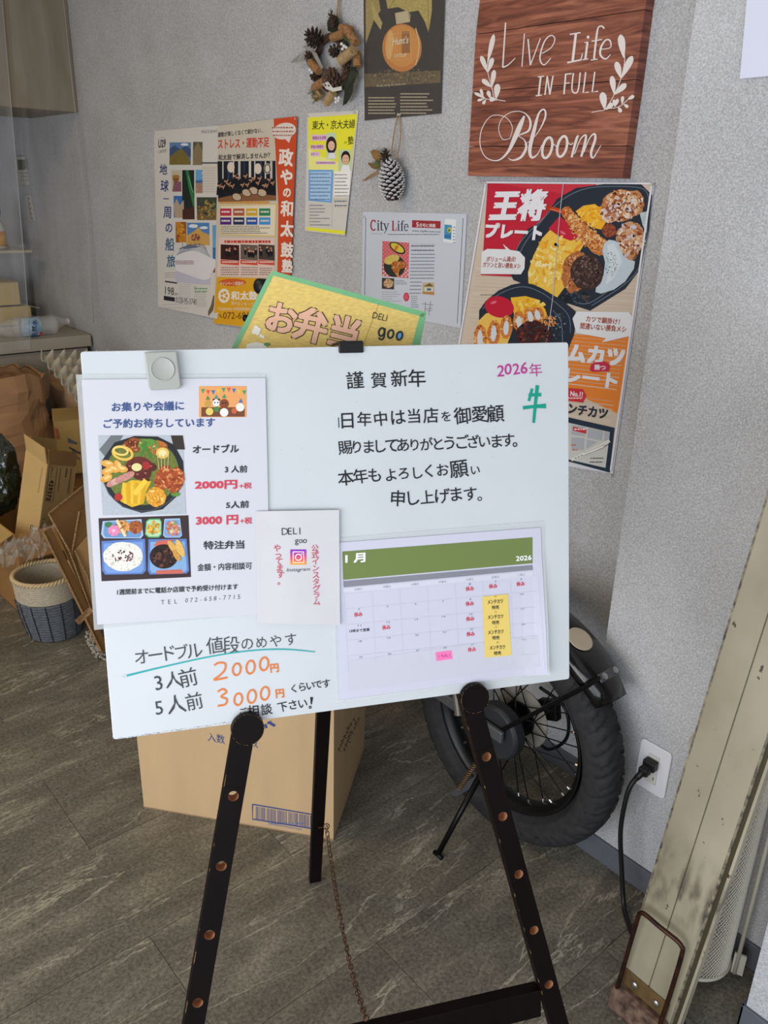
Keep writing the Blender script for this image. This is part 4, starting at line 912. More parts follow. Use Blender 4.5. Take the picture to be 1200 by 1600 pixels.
a.poly([(820, 440), (850, 418), (890, 425), (925, 470), (940, 520), (975, 545), (1012, 552), (1005, 600), (950, 680), (880, 730), (800, 755), (765, 745), (770, 700), (815, 640), (825, 560), (808, 490)], 'c9d8e4', 11, .05)
a.poly([(840, 450), (880, 440), (915, 500), (930, 560), (880, 660), (830, 700), (850, 600)], 'dde8f0', 12); a.crumbs(860, 570, 42, 75, ('3c5a3c', '50704c', '2c4430'), 70, 3.4, 13)
a.ell(580, 790, 50, 28, '1c242c', 8); a.crumbs(640, 780, 110, 34, ('3c4a5a', '141c24', '58483c'), 40, 10, 8)
a.poly([(35, 1110), (38, 860), (80, 800), (160, 735), (240, 700), (300, 688), (370, 695), (430, 722), (560, 800), (640, 865), (640, 950), (630, 1010), (590, 1110)], NVY, 13)
a.line([(60, 850), (160, 760), (300, 712), (420, 745), (540, 830), (600, 900), (610, 1000)], 5, '64748a', 14); a.line([(500, 860), (550, 930), (560, 1060)], 4, '7888a0', 14)
a.poly([(30, 1110), (30, 930), (80, 880), (150, 860), (230, 900), (240, 1000), (200, 1110)], 'f4c860', 14, .1); a.poly([(235, 780), (330, 770), (400, 790), (450, 850), (470, 910), (380, 920), (260, 900)], 'f6c038', 14, .1); a.crumbs(350, 830, 90, 40, ('fbd868', 'eea820'), 30, 14, 15)
a.ell(165, 838, 92, 66, 'cc1f3c', 16, rot=12, n=36); a.ell(130, 810, 20, 8, 'ea7088', 17, rot=-20)
for cx, cy, r_ in ((45, 1035, 0), (130, 1000, 4), (208, 965, 4), (290, 930, -4), (360, 895, -10), (405, 885, -14)):
    a.fried(cx, cy, 40, 95 - (cx / 9), 16, r_, 34, FC, 'd8823c', 9); a.ell(cx, cy + 4, 17, 60 - cx / 14, 'dde4ea', 19, rot=r_)
a.fried(380, 1010, 110, 85, 20, 0, 120, ('5c2420', '38181a', '7c3c30', '2c3c40', '44302c'), '421c1c', 12); a.crumbs(470, 930, 50, 40, ('d8823c', 'e8a45c'), 40, 8, 20); a.crumbs(520, 950, 60, 90, ('46566a', '8494a4', '202a34'), 60, 7, 16)
a.part('speech_bubble')
WH = 'eef0f6'
a.poly([(55, 495), (90, 475), (205, 478), (188, 445), (232, 482), (288, 490), (325, 530), (322, 598), (300, 634), (48, 632)], WH, 14)
a.own(True)
a.poly([(622, 910), (650, 866), (975, 870), (1002, 912), (978, 1020), (842, 1052), (805, 1058), (832, 1034), (645, 1000)], WH, 14)
a.part('red_badge')
a.poly([mp6(375, 350), mp6(385, 300), mp6(420, 275), mp6(520, 270), mp6(565, 300), mp6(550, 360), mp6(400, 365)], 'd03050', 14)
a.own(True)
a.poly([mp6(150, 515), mp6(310, 528), mp6(340, 590), mp6(310, 655), mp6(150, 635)], 'd23440', 6)
a.part('lettering')
def T(t, *r, **k): a.text(t, *r, **k)
a.text('王将', 95, 305, 440, 300, 200, 'f2f2fa', 21, .075, hv=(42, -200)); a.text('プレート', 70, 405, 428, 424, 100, 'f2f2fa', 21, .075, hv=(14, -96))
a.text('ボリューム満点!', 82, 556, 265, 556, 34, 'a8402c', 16, .03, sh=.15); a.text('ガツンと旨い勝負メシ', 60, 590, 295, 600, 34, 'a8402c', 16, .03, sh=.15)
a.text('カツで願掛け！', 705, 930, 915, 950, 38, 'a8482c', 16, .03, sh=.15); a.text('間違いない勝負メシ', 668, 975, 955, 998, 40, 'a8482c', 16, .03, sh=.15)
x0, y0 = mp6(60, 225); x1, y1 = mp6(720, 318); a.text('ムカツ', *mp6(150, 268), *mp6(690, 318), 122, WH, 8, .075, hv=(14, -115))
a.text('プレート', *mp6(-60, 440), *mp6(625, 528), 112, WH, 8, .07, hv=(14, -100))
a.text('勝つ', *mp6(418, 345), *mp6(525, 352), 34, WH, 16, .04); a.text('No.1!', *mp6(188, 592), *mp6(305, 602), 32, WH, 8, .04, sh=.1); a.rows(*mp6(170, 605), *mp6(305, 612), 1, 12, 'f2d8d8', 8)
a.text('メンチカツ', *mp6(60, 740), *mp6(530, 812), 62, '2c3440', 8, .05, hv=(12, -66))
a.rows(45, 760, 200, 680, 1, 8, '706458', 2)
a.part('map')
a.poly([mp6(100, 775), mp6(605, 890), mp6(558, 1310), mp6(100, 1185)], '26364a', 6); a.poly([mp6(100, 825), mp6(562, 930), mp6(520, 1265), mp6(100, 1170)], 'd4d4d0', 8)
for q in (((200, 860), (330, 880), (325, 970), (200, 955)), ((355, 890), (500, 920), (490, 1010), (350, 985)), ((200, 975), (325, 990), (320, 1100), (200, 1090)), ((345, 1000), (450, 1020), (340, 1090), (340, 1090)), ((510, 925), (560, 935), (545, 1010), (505, 1015))): a.poly([mp6(*p) for p in q], 'b8bcc4', 9)
a.line([mp6(200, 1190), mp6(330, 1130), mp6(560, 1010)], 20, 'e8e8e0', 10, 0); a.line([mp6(310, 1140), mp6(500, 1060)], 16, 'f6f6ee', 12, 0); a.line([mp6(320, 1127), mp6(505, 1050)], 2, '303840', 13, 0); a.line([mp6(310, 1152), mp6(508, 1074)], 2, '303840', 13, 0)
for k in range(3): a.line([mp6(235 + k * 28, 1177 - k * 12), mp6(250 + k * 28, 1170 - k * 12)], 4, '303840', 13, 0)
a.line([mp6(510, 1065), mp6(560, 1040)], 4, '303840', 13, 0)
a.poly([mp6(218, 878), mp6(342, 905), mp6(340, 945), mp6(216, 915)], 'd23440', 12); a.rows(*mp6(228, 895), *mp6(335, 920), 1, 14, 'f2d8d8', 13)
a.rows(*mp6(380, 1170), *mp6(500, 1205), 2, 9, '505860', 12, dx=-4); a.rows(*mp6(210, 1090), *mp6(260, 1095), 1, 10, 'd06840', 12); a.rows(*mp6(200, 1045), *mp6(245, 1050), 1, 10, 'd06840', 12)
a.part('fold_line'); a.line([(568, 58), (545, 250), (500, 780), (460, 1060)], 4, 'c8ccd8', 21, 0); a.part('border')
a.line([(82, 60), (1126, 68)], 9, 'f0f0f6', 21, 0); a.line([(1120, 66), (862, 1856)], 12, 'eeeef4', 21, 0); a.line([(83, 60), (-190, 1700)], 10, 'eeeef4', 21, 0)
a.build(os_)
for x, y in ((760, 286), (1021, 288), (956, 743)): pin(x, y, os_)
# --- white sheet on the pillar, top right
ws = thing('blank_notice', 'plain white sheet on the pillar in the top right corner', 'paper', wall(1200, 118, YP))
a = Art((0, YP - 0.006, 0), (0, -1, 0)); sheet(a, [(1172, -60), (1330, -70), (1320, 108), (1156, 123)], ws, mat('notice_white', (222, 226, 246), .4), 'sheet', L=-2, thick=.001)
MB().tube([wall(1168, 30, YP - .0075), wall(1168, 30, YP - .0015)], 0.0022, 8).build('pin', PIN, ws)
# --- wooden plaque
sg = thing('wooden_plaque', 'reddish brown plank plaque with white lettering and leaf sprigs', 'plaque', wall(860, 277, YW))
SD = 0.028
def plankmat(i_):
    m, nt, b = nodes('plaque_plank'); tc = nt.nodes.new('ShaderNodeTexCoord'); mp = nt.nodes.new('ShaderNodeMapping'); L = nt.links.new
    mp.inputs['Scale'].default_value = (1.2, 1, 14); mp.inputs['Location'].default_value = (i_ * 3.1, i_ * 1.7, i_ * 2.3); L(tc.outputs['Object'], mp.inputs[0])
    n_ = nt.nodes.new('ShaderNodeTexNoise'); n_.inputs['Scale'].default_value = 5; n_.inputs['Detail'].default_value = 8; n_.inputs['Distortion'].default_value = 1.6; L(mp.outputs[0], n_.inputs['Vector'])
    r = nt.nodes.new('ShaderNodeValToRGB'); e = r.color_ramp.elements; e[0].position = .3; e[0].color = lin((92, 48, 38)) + (1,); e[1].position = .7; e[1].color = lin((178, 112, 88)) + (1,)
    q = e.new(.5); q.color = lin((140, 80, 62)) + (1,); L(n_.outputs['Fac'], r.inputs[0]); L(r.outputs[0], b.inputs['Base Color']); b.inputs['Roughness'].default_value = .55; return m
rows_ = [((760, -86), (1030, -125)), ((743.5, 54), (1007.5, 15)), ((738, 144), (993.5, 124)), ((733, 229), (979, 228)), ((731, 275), (972.5, 279))]
for i_ in range(4):
    (x0, y0), (x1, y1) = rows_[i_]; (x3, y3), (x2, y2) = rows_[i_ + 1]
    ps = [wall(x, y, YW - SD) for x, y in ((x0, y0), (x1, y1), (x2, y2), (x3, y3))]
    g = V((0, 0, 0.0007)); ps = [ps[0] - g, ps[1] - g, ps[2] + g, ps[3] + g]
    MB().prism(ps, (0, SD - 0.001, 0)).build('plank', plankmat(i_), sg)
ps = [wall(x, y, YW - 0.020) for x, y in ((762, -60), (1010, -90), (968, 270), (738, 268))]
MB().prism(ps, (0, 0.018, 0)).build('backing', mat('plaque_seam', (40, 22, 18), .8), sg)
a = wart(SD + 0.0003).crop(720, 0, 3.53).part('lettering')
W1 = 'ece2de'
a.line([(248, 125), (232, 372)], 8, W1, 1, 0); a.line([(232, 372), (262, 358), (302, 320)], [8, 6, 4], W1); a.line([(352, 185), (338, 368)], 6, W1, 1, 0); a.line([(372, 215), (385, 360)], 8, W1, 1, 0); a.line([(385, 360), (440, 212)], 6, W1, 1, 0)
a.line([(448, 296), (500, 262), (520, 215), (498, 196), (465, 225), (442, 290), (440, 335), (462, 358), (498, 320)], [5, 5, 6, 6, 7, 8, 8, 6, 5], W1)
a.line([(636, 185), (618, 335)], 14, W1, 1, 0); a.line([(602, 190), (662, 180)], 7, W1, 1, 0); a.line([(588, 346), (664, 330), (672, 295)], [9, 9, 6], W1, 1, 0)
a.line([(700, 232), (688, 325)], 12, W1, 1, 0); a.ell(703, 205, 8, 9, W1); a.line([(672, 330), (704, 324)], 6, W1, 1, 0); a.line([(684, 236), (702, 232)], 6, W1, 1, 0)
a.line([(792, 158), (780, 145), (760, 152), (750, 200), (736, 325)], [10, 8, 8, 11, 11], W1); a.line([(722, 228), (780, 218)], 6, W1, 1, 0); a.line([(718, 332), (755, 326)], 6, W1, 1, 0)
a.line([(776, 272), (826, 262), (824, 225), (800, 222), (774, 262), (772, 305), (800, 325), (828, 300)], [5, 5, 9, 8, 11, 11, 8, 4], W1)
a.line([(442, 422), (430, 526)], 10, W1, 1, 0); a.line([(425, 425), (460, 420)], 6, W1, 1, 0); a.line([(414, 529), (448, 525)], 6, W1, 1, 0)
a.line([(478, 420), (465, 524)], 8, W1, 1, 0); a.line([(478, 420), (492, 522)], 8, W1, 1, 0); a.line([(510, 418), (492, 522)], 8, W1, 1, 0)
a.line([(580, 406), (570, 520)], 9, W1, 1, 0); a.line([(578, 410), (612, 406)], 7, W1, 1, 0); a.line([(574, 460), (602, 457)], 6, W1, 1, 0)
a.line([(622, 403), (614, 485), (626, 512), (648, 498), (660, 400)], 8, W1); a.line([(690, 398), (676, 512), (706, 508)], 8, W1, 1, 0); a.line([(740, 396), (726, 508), (758, 503)], 8, W1, 1, 0)
a.line([(272, 765), (285, 700), (245, 645), (170, 640), (118, 710), (108, 800), (140, 868), (205, 885), (260, 840), (300, 760), (330, 690), (352, 640)], [3, 4, 4, 4, 5, 5, 5, 7, 14, 26, 26, 10], W1)
a.line([(275, 762), (232, 768), (210, 710), (232, 650), (290, 616), (350, 622), (384, 665), (376, 720), (322, 748), (352, 772), (362, 815), (335, 865), (292, 884), (262, 872)], [3, 4, 4, 4, 4, 5, 12, 12, 5, 6, 14, 14, 8, 3], W1)
a.line([(352, 800), (420, 740), (466, 650), (462, 605), (432, 625), (405, 720), (382, 820), (392, 868), (425, 850), (448, 800)], [3, 4, 10, 9, 10, 20, 20, 14, 6, 4], W1)
for cx, cy in ((478, 815), (560, 808)): a.ring(cx, cy, 25, 58, 14, W1, 1, rot=14); a.line([(cx + 20, cy - 40), (cx + 45, cy - 10), (cx + 60, cy - 20)], 5, W1)
a.line([(612, 868), (640, 765), (652, 748)], [12, 14, 6], W1); a.line([(628, 850), (660, 770), (690, 745), (686, 790), (665, 865)], [5, 6, 10, 14, 12], W1); a.line([(680, 840), (710, 765), (738, 738), (742, 770), (720, 840), (732, 870), (775, 800)], [5, 6, 10, 14, 14, 8, 3], W1)
a.part('leaf_sprig'); a.own(True)
def leaf(p, q, w_):
    dx, dy = q[0] - p[0], q[1] - p[1]; l = math.hypot(dx, dy); nx_, ny_ = -dy / l * w_, dx / l * w_
    prof = ((0, .06), (.2, .3), (.4, .5), (.6, .62), (.8, .6), (.93, .38), (1, 0.02))
    a.poly([(p[0] + dx * t + nx_ * f, p[1] + dy * t + ny_ * f) for t, f in prof] + [(p[0] + dx * t - nx_ * f, p[1] + dy * t - ny_ * f) for t, f in prof[::-1]], W1)
for l in (((148, 350), (184, 188), 22), ((148, 398), (112, 308), 22), ((150, 400), (178, 318), 22), ((172, 480), (186, 385), 22), ((172, 482), (118, 438), 22), ((195, 548), (205, 462), 28), ((165, 545), (150, 500), 18), ((135, 540), (76, 512), 14), ((125, 540), (110, 490), 14), ((130, 545), (92, 555), 12), ((140, 548), (122, 575), 14), ((190, 552), (160, 545), 22),
          None, ((900, 320), (882, 190), 32), ((884, 432), (858, 340), 28), ((886, 432), (948, 308), 30), ((848, 522), (834, 418), 26), ((848, 522), (914, 462), 26), ((795, 605), (782, 508), 32), ((800, 605), (840, 570), 22), ((850, 590), (868, 545), 16), ((870, 590), (885, 620), 18), ((890, 575), (895, 530), 15), ((900, 575), (925, 592), 15), ((920, 550), (958, 528), 16), ((850, 590), (845, 548), 14)): (leaf(*l) if l else a.own(True))
for l in ('leaf_sprig#001', [(184, 190), (148, 350), (150, 400), (172, 480), (185, 540), (205, 550), (248, 558)], [(882, 190), (905, 320), (885, 430), (848, 520), (800, 600), (760, 612), (722, 620)], [(800, 600), (870, 590), (920, 552)], [(200, 552), (140, 545), (100, 530)]): (a.line(l, 4, W1) if type(l) is list else None)
a.build(sg)

# ================================================================== OUTLET, CORDS
ou = thing('wall_outlet', 'white wall outlet plate low on the pillar beside the motorbike tyre', 'outlet', (-0.69, YP, 0.25))
OW = mat('outlet_white', (232, 232, 238), 0.35)
def rrect(cx, cz, w_, h_, r, Y, n=5):
    out = []
    for sx, sz, a0 in ((1, 1, 0), (-1, 1, 90), (-1, -1, 180), (1, -1, 270)):
        for k in range(n): t = math.radians(a0 + 90 * k / (n - 1)); out.append(V((cx + sx * (w_ / 2 - r) + r * math.cos(t), Y, cz + sz * (h_ / 2 - r) + r * math.sin(t))))
    return out
MB().prism(rrect(-0.69, .3165, .072, .116, .009, YP), (0, -0.006, 0)).build('plate', OW, ou, bevel=.002)
MB().prism(rrect(-0.69, .3165, .026, .07, .002, YP - .006), (0, -0.0025, 0)).build('socket', mat('socket_white', (214, 212, 206), .4), ou, bevel=.0005)
DKM = mat('slot_dark', (40, 36, 32), .7)
for dz in (.333, .296):
    for dx in (-.0065, .0065): MB().box(-0.69 + dx - .001, -0.69 + dx + .001, YP - .0088, YP - .008, dz - .004, dz + .004).build('slot', DKM, ou)
RUB = mat('black_rubber', (22, 22, 24), 0.45, spec=.4)
cd_ = thing('power_cord', 'black power cord plugged into the wall outlet, trailing behind the worn post', 'cord', (-0.60, 1.3, 0))
MB().ppd((-0.704, YP - .0088, .322), (.028, 0, 0), (0, -.018, 0), (0, 0, .022)).ppd((-0.700, YP - .026, .318), (.020, 0, 0), (-.003, -.016, -.004), (0, 0, .018)).build('plug', RUB, cd_, bevel=.003)
pts = [(-0.693, YP - .04, .322), (-0.700, YP - .062, .300), (-0.703, YP - .07, .26), (-0.703, YP - .07, .18), (-0.688, YP - .068, .09), (-0.668, YP - .075, .02), (-0.64, YP - .10, .0055), (-0.57, 1.215, .0055), (-0.49, 1.19, .0055), (-0.44, 1.15, .0055), (-0.40, 1.03, .0055), (-0.36, 0.9, .0055)]
pts = smoothpath(pts, 8)
MB().tube(pts, .0052, 10).build('cable', RUB, cd_, smooth=True)
MB().tube([V(pts[0]) + V((0, .01, .004)), V(pts[0]), V(pts[5])], [.0085, .0075, .006], 12).build('strain_relief', RUB, cd_, smooth=True)

# ================================================================== CARDBOARD
CB = mat('cardboard', (196, 166, 126), 0.85, noise_amt=0.05, scale=18, bump=0.12, bscale=160, stretch=(1, 1, 0.2))
CBY = mat('cardboard_yellow', (178, 148, 88), 0.85, noise_amt=0.07, scale=14)
CBB = mat('cardboard_brown', (150, 110, 62), 0.85, noise_amt=0.08, scale=12)
CBE = mat('cardboard_edge', (176, 140, 96), 0.9, rgb2=(96, 68, 40), scale=240)
def carton(name, label, p, a, b, h, m, th=0.004, group=None, parts=True, top=True):
    p, a, b, h = V(p), V(a), V(b), V(h); t = thing(name, label, 'box', p + (a + b) / 2, group)
    ua, ub = a.normalized() * th, b.normalized() * th
    MB().ppd(p, a, b, h.normalized() * th).build('base', m, t)
    MB().ppd(p, a, ub, h).build('side_panel', m, t); MB().ppd(p + b - ub, a, ub, h).build('side_panel', m, t)
    MB().ppd(p + ub, ua, b - ub * 2, h).build('side_panel', m, t); MB().ppd(p + a - ua + ub, ua, b - ub * 2, h).build('side_panel', m, t)
    if top: MB().ppd(p + h - h.normalized() * th * 1.0 + V((0, 0, th + .0005)), a, b * 0.495, h.normalized() * th).build('top_flap', m, t); MB().ppd(p + h + b * 0.505 + V((0, 0, .0005)), a, b * 0.495, h.normalized() * th).build('top_flap', m, t)
    return t
pFL, pFR, pBR = flr(225, 1262), flr(521, 1313), flr(569, 1169)
bx = carton('cardboard_box', 'large tan cardboard box with blue barcode on the floor behind the easel', pFL, pFR - pFL, pBR - pFR, (0, 0, .36), CB)
nf = (pFR - pFL).cross(V((0, 0, 1))).normalized(); a = Art(pFL + nf * (0.0002 if nf.dot(CAM - pFL) > 0 else -0.0002), nf, 0.95).crop(200, 1050, 2.857)
NB = '3c4f8c'
a.part('lettering'); a.text('入数', 355, 308, 432, 322, 40, NB, 1, .0); a.text('枚', 548, 330, 580, 340, 42, NB, 1, 0)
a.line([(612, 232), (618, 250)], 12, NB, 1, 0); a.line([(622, 228), (640, 222)], 10, NB, 1, 0); a.line([(630, 225), (656, 240)], 12, NB, 1, 0)
a.part('barcode'); a.line([(556, 590), (818, 635), (818, 698), (556, 656), (556, 590)], 5, NB, 1, 0)
for k in range(46):
    x = 572 + k * 5.4; wd = random.choice((1.4, 2.2, 3.2)); y = 597 + (x - 556) * .172
    if k % 9 != 8: a.line([(x, y), (x, y + 58 - (x - 556) * .02)], wd, '5a6492', 1, 0)
a.part('fine_print'); a.rows(640, 672, 790, 694, 1, 10, '7a84a8', 1, gap=.5)
for k in range(20): a.line([(630 + k * 7.5, 672 + k * 1.4), (630 + k * 7.5, 680 + k * 1.4)], 3, '7a7f9c', 1, 0)
a.build(bx)
ns = (pBR - pFR).cross(V((0, 0, 1))).normalized(); a = Art(pFR + ns * (0.0002 if ns.dot(CAM - pFR) > 0 else -0.0002), ns, 0.6).crop(200, 1050, 2.857).part('scribble')
for k in range(16):
    x, y = 1010 - (k % 8) * 9 + (k // 8) * 22, 205 + (k % 8) * 19; a.line([(x, y), (x - random.uniform(4, 16), y + 8), (x + random.uniform(-4, 6), y + 14)], 2.6, '3c3a44', 1, 3)
for o in a.build(bx).values(): o['kind'] = 'stuff'

# ================================================================== MOTORBIKE
mo = thing('motorbike', 'small black motorbike with spoked wheels parked against the wall behind the whiteboard', 'motorbike', (-1.6, 1.281, 0))
TYRE = mat('tyre_rubber', (46, 46, 48), 0.7, noise_amt=.25, scale=60, spec=.25); BKM = mat('black_metal', (18, 18, 20), 0.35, 0.6); RIMM = mat('rim_black', (16, 16, 18), .4, .3)
GREYM = mat('cast_grey', (96, 98, 102), 0.5, 0.5); PALE = mat('hub_plate', (150, 146, 138), 0.5, 0.2); STEEL = mat('bright_steel', (170, 168, 165), 0.3, 0.9); FND = mat('fender_gloss', (14, 14, 16), 0.15, spec=.6)
RW, RI = 0.29, 0.207
def wheel(cx, name, cy=1.281, detail=True):
    c = V((cx, cy, RW + .0005)); ux, uz, uy = V((1, 0, 0)), V((0, 0, 1)), V((0, 1, 0))
    prof = []; NP_, NA = 48, 440 if detail else 80
    vs = []; fs = []
    for i_ in range(NA):
        th = 2 * PI * i_ / NA
        for k in range(NP_):
            ph_ = 2 * PI * k / NP_; rr = math.cos(ph_); yy = math.sin(ph_)   # rr=1 tread centre
            r = (RI + RW) / 2 + (RW - RI) / 2 * math.copysign(abs(rr) ** 0.85, rr); y = 0.043 * math.copysign(abs(yy) ** 0.75, yy)
            if rr > 0.25 and detail:  # tread grooves: slanting sipes, centre ribs
                u_ = (th * 34 / (2 * PI) + abs(y) * 14 + (0.5 if y > 0 else 0)) % 1.0
                if u_ < 0.2 and abs(y) > 0.006: r -= 0.006
                if 0.5 < u_ < 0.64 and 0.018 < abs(y) < 0.038: r -= 0.0045
                if abs(abs(y) - 0.006) < 0.002: r -= 0.003
            if rr < -0.6: y *= 0.62
            vs.append(c + ux * math.cos(th) * r + uz * math.sin(th) * r + uy * y)
    for i_ in range(NA):
        for k in range(NP_):
            i2, k2 = (i_ + 1) % NA, (k + 1) % NP_; fs.append((i_ * NP_ + k, i_ * NP_ + k2, i2 * NP_ + k2, i2 * NP_ + k))
    w_ = MB().add(vs, fs).build(name, TYRE, mo, smooth=True)
    rimp = [(RI + .006, -.026), (RI + .004, -.027), (RI - .002, -.024), (RI - .012, -.012), (RI - .014, 0), (RI - .012, .012), (RI - .002, .024), (RI + .004, .027), (RI + .006, .026)]
    mb = MB(); n = 96; vs = [c + uy * h + (ux * math.cos(2 * PI * k / n) + uz * math.sin(2 * PI * k / n)) * r for r, h in rimp for k in range(n)]
    mb.add(vs, [(i_ * n + k, i_ * n + (k + 1) % n, (i_ + 1) * n + (k + 1) % n, (i_ + 1) * n + k) for i_ in range(len(rimp) - 1) for k in range(n)]); mb.build('rim', RIMM, w_, smooth=True, solid=.0015)
    MB().lathe([(0.018, -.06), (0.018, -.03), (0.042, -.028), (0.042, -.022), (0.026, -.018), (0.026, .018), (0.042, .022), (0.042, .028), (0.018, .03), (0.018, .06)], c, uy, 32).build('hub', BKM, w_)
    for k in range(32):
        sd_ = 1 if k % 2 else -1; a0 = 2 * PI * k / 32; off = 0.75 * (1 if (k // 2) % 2 else -1)
        p1 = c + uy * .025 * sd_ + (ux * math.cos(a0 + off) + uz * math.sin(a0 + off)) * .039; p2 = c + uy * .004 * sd_ + (ux * math.cos(a0) + uz * math.sin(a0)) * (RI - .010)
        MB().tube([p1, p2], .0015, 5).tube([p2 + (p1 - p2).normalized() * .012, p2], .0027, 6, 1).build('spoke', [BKM, STEEL], w_)
    return w_, c
w1, cR = wheel(-1.005, 'rear_wheel')
MB().lathe([(0.02, .0), (0.074, .0), (0.076, .004), (0.074, .008), (0.03, .009), (0.02, .02)], cR + V((0, .03, 0)), (0, 1, 0), 48).build('hub_plate', PALE, w1)
MB().lathe([(0.03, 0), (0.064, 0), (0.068, -.006), (0.068, -.028), (0.062, -.036), (0.02, -.038)], cR + V((0, -.03, 0)), (0, 1, 0), 48).build('brake_drum', mat('drum_grey', (52, 54, 58), .5, .4), w1, bevel=.002)
wheel(-2.16, 'front_wheel', detail=False)
def arc(cc, r, a0, a1, n=24): return [cc + V((math.cos(math.radians(a0 + (a1 - a0) * k / n)) * r, 0, math.sin(math.radians(a0 + (a1 - a0) * k / n)) * r)) for k in range(n + 1)]
def fender(cc, a0, a1, par, name='fender'):
    A_ = arc(V(cc), 1, a0, a1); mb = MB(); vs = []; cs = [(-.055, .300), (-.052, .316), (-.036, .328), (0, .332), (.036, .328), (.052, .316), (.055, .300)]
    for i_, p in enumerate(A_):
        d_ = p - V(cc); taper = 1 - .25 * max(0, (3 - i_) / 3) if i_ < 3 else 1
        for y, r in cs: vs.append(V(cc) + d_ * r + V((0, y * taper, 0)))
    m_ = len(cs); mb.add(vs, [(i_ * m_ + k, i_ * m_ + k + 1, (i_ + 1) * m_ + k + 1, (i_ + 1) * m_ + k) for i_ in range(len(A_) - 1) for k in range(m_ - 1)])
    return mb.build(name, FND, par, smooth=True, solid=.003)
fe = fender(cR, 38, 150, mo); fender((-2.16, 1.281, RW), 40, 160, mo)
for p, m_ in ((wall(905, 1001, YW - .335), PALE),):
    pass
st_ = cR + V((math.cos(math.radians(62)) * .334, -.006, math.sin(math.radians(62)) * .334)); nr = V((math.cos(math.radians(62)), 0, math.sin(math.radians(62))))
MB().lathe([(.028, -.001), (.028, .0008), (.024, .0012)], st_, nr, 30).build('sticker', mat('sticker_cream', (196, 182, 160), .5), fe)
br = cR + V((math.cos(math.radians(47)) * .333, 0, math.sin(math.radians(47)) * .333)); tg = V((-math.sin(math.radians(47)), 0, math.cos(math.radians(47))))
mb = MB(); mb.ppd(br + V((0, -.03, 0)) - tg * .009, (0, .06, 0), tg * .018, V((math.cos(.82), 0, math.sin(.82))) * .004); mb.build('bracket', GREYM, fe, bevel=.002)
for dy in (-.018, .018): MB().lathe([(.007, 0), (.007, .005), (.003, .006)], br + V((math.cos(.82) * .004, dy, math.sin(.82) * .004)), (math.cos(.82), 0, math.sin(.82)), 12).build('bolt', STEEL, fe)
MB().tube([cR + V((.01, -.072, .006)), br + V((0, -.062, 0)), br + V((0, -.03, .003))], .005, 8).build('fender_stay', BKM, mo)
MB().tube([cR + V((.01, .062, .006)), br + V((-.03, .055, -.03))], .005, 8).build('fender_stay', BKM, mo)
for sy in (-.078, .078):
    MB().ppd(cR + V((-.46, sy - .006, .02)), (.50, 0, -.02), (0, .012, 0), (0, 0, .03)).build('swingarm', GREYM if sy < 0 else BKM, mo, bevel=.004)
    MB().tube([cR + V((-.08, sy * 1.25, .02)), cR + V((-.16, sy * 1.25, .34))], .009, 10).build('shock_rod', STEEL, mo)
    hp = [cR + V((-.09 - .07 * t / 60, sy * 1.25, .05 + .26 * t / 60)) + V((math.cos(t * .75) * .021, math.sin(t * .75) * .021, 0)) for t in range(61)]
    MB().tube(hp, .0035, 6).build('shock_spring', BKM, mo, smooth=True)
MB().tube([cR + V((-.012, -.074, .0)), cR + V((-.012, -.086, 0))], .011, 6).build('axle_nut', STEEL, mo)
MB().tube(smoothpath([tuple(cR + V(p)) for p in ((-.03, -.075, .05), (-.02, -.085, .11), (-.06, -.09, .18), (-.2, -.09, .25))]), .003, 6).build('brake_cable', BKM, mo, smooth=True)
MB().tube(smoothpath([tuple(cR + V(p)) for p in ((.0, -.075, -.055), (.02, -.082, -.075), (.035, -.08, -.062))]), .004, 6).build('brake_arm', STEEL, mo, smooth=True)
MB().tube(smoothpath([tuple(cR + V(p)) for p in ((.03, .05, .09), (.10, .055, .07), (.115, .055, 0), (.07, .055, -.06), (.03, .05, -.05))]), .004, 8).build('brake_hose', BKM, mo, smooth=True)
MB().ppd(cR + V((.04, .045, .01)), (.05, 0, .02), (0, .02, 0), (-.01, 0, .05)).build('caliper', BKM, mo, bevel=.004)
# side stand
ks0 = flr(684, 1338); ks1 = wall(752, 1208, 1.19)
MB().tube([ks0 + V((0, 0, .006)), ks1], [.0065, .0075], 10).tube([ks0 + V((-.012, 0, .005)), ks0 + V((.014, 0, .005))], .0055, 8).build('side_stand', BKM, mo, smooth=True)
lv = [wall(x, y, 1.2) for x, y in ((702, 1240), (712, 1246), (752, 1222), (748, 1208))]
MB().prism(lv, (0, .006, 0)).build('stand_lever', GREYM, mo, bevel=.001)
sp0, sp1 = wall(716, 1233, 1.195), wall(744, 1192, 1.195); hp = []
for t in range(121):
    q = sp0.lerp(sp1, t / 120); hp.append(q + V((math.cos(t * .7) * .006, math.sin(t * .7) * .006, 0)))
MB().tube(hp, .0016, 5).build('stand_spring', mat('old_spring', (120, 96, 70), .5, .6), mo, smooth=True)
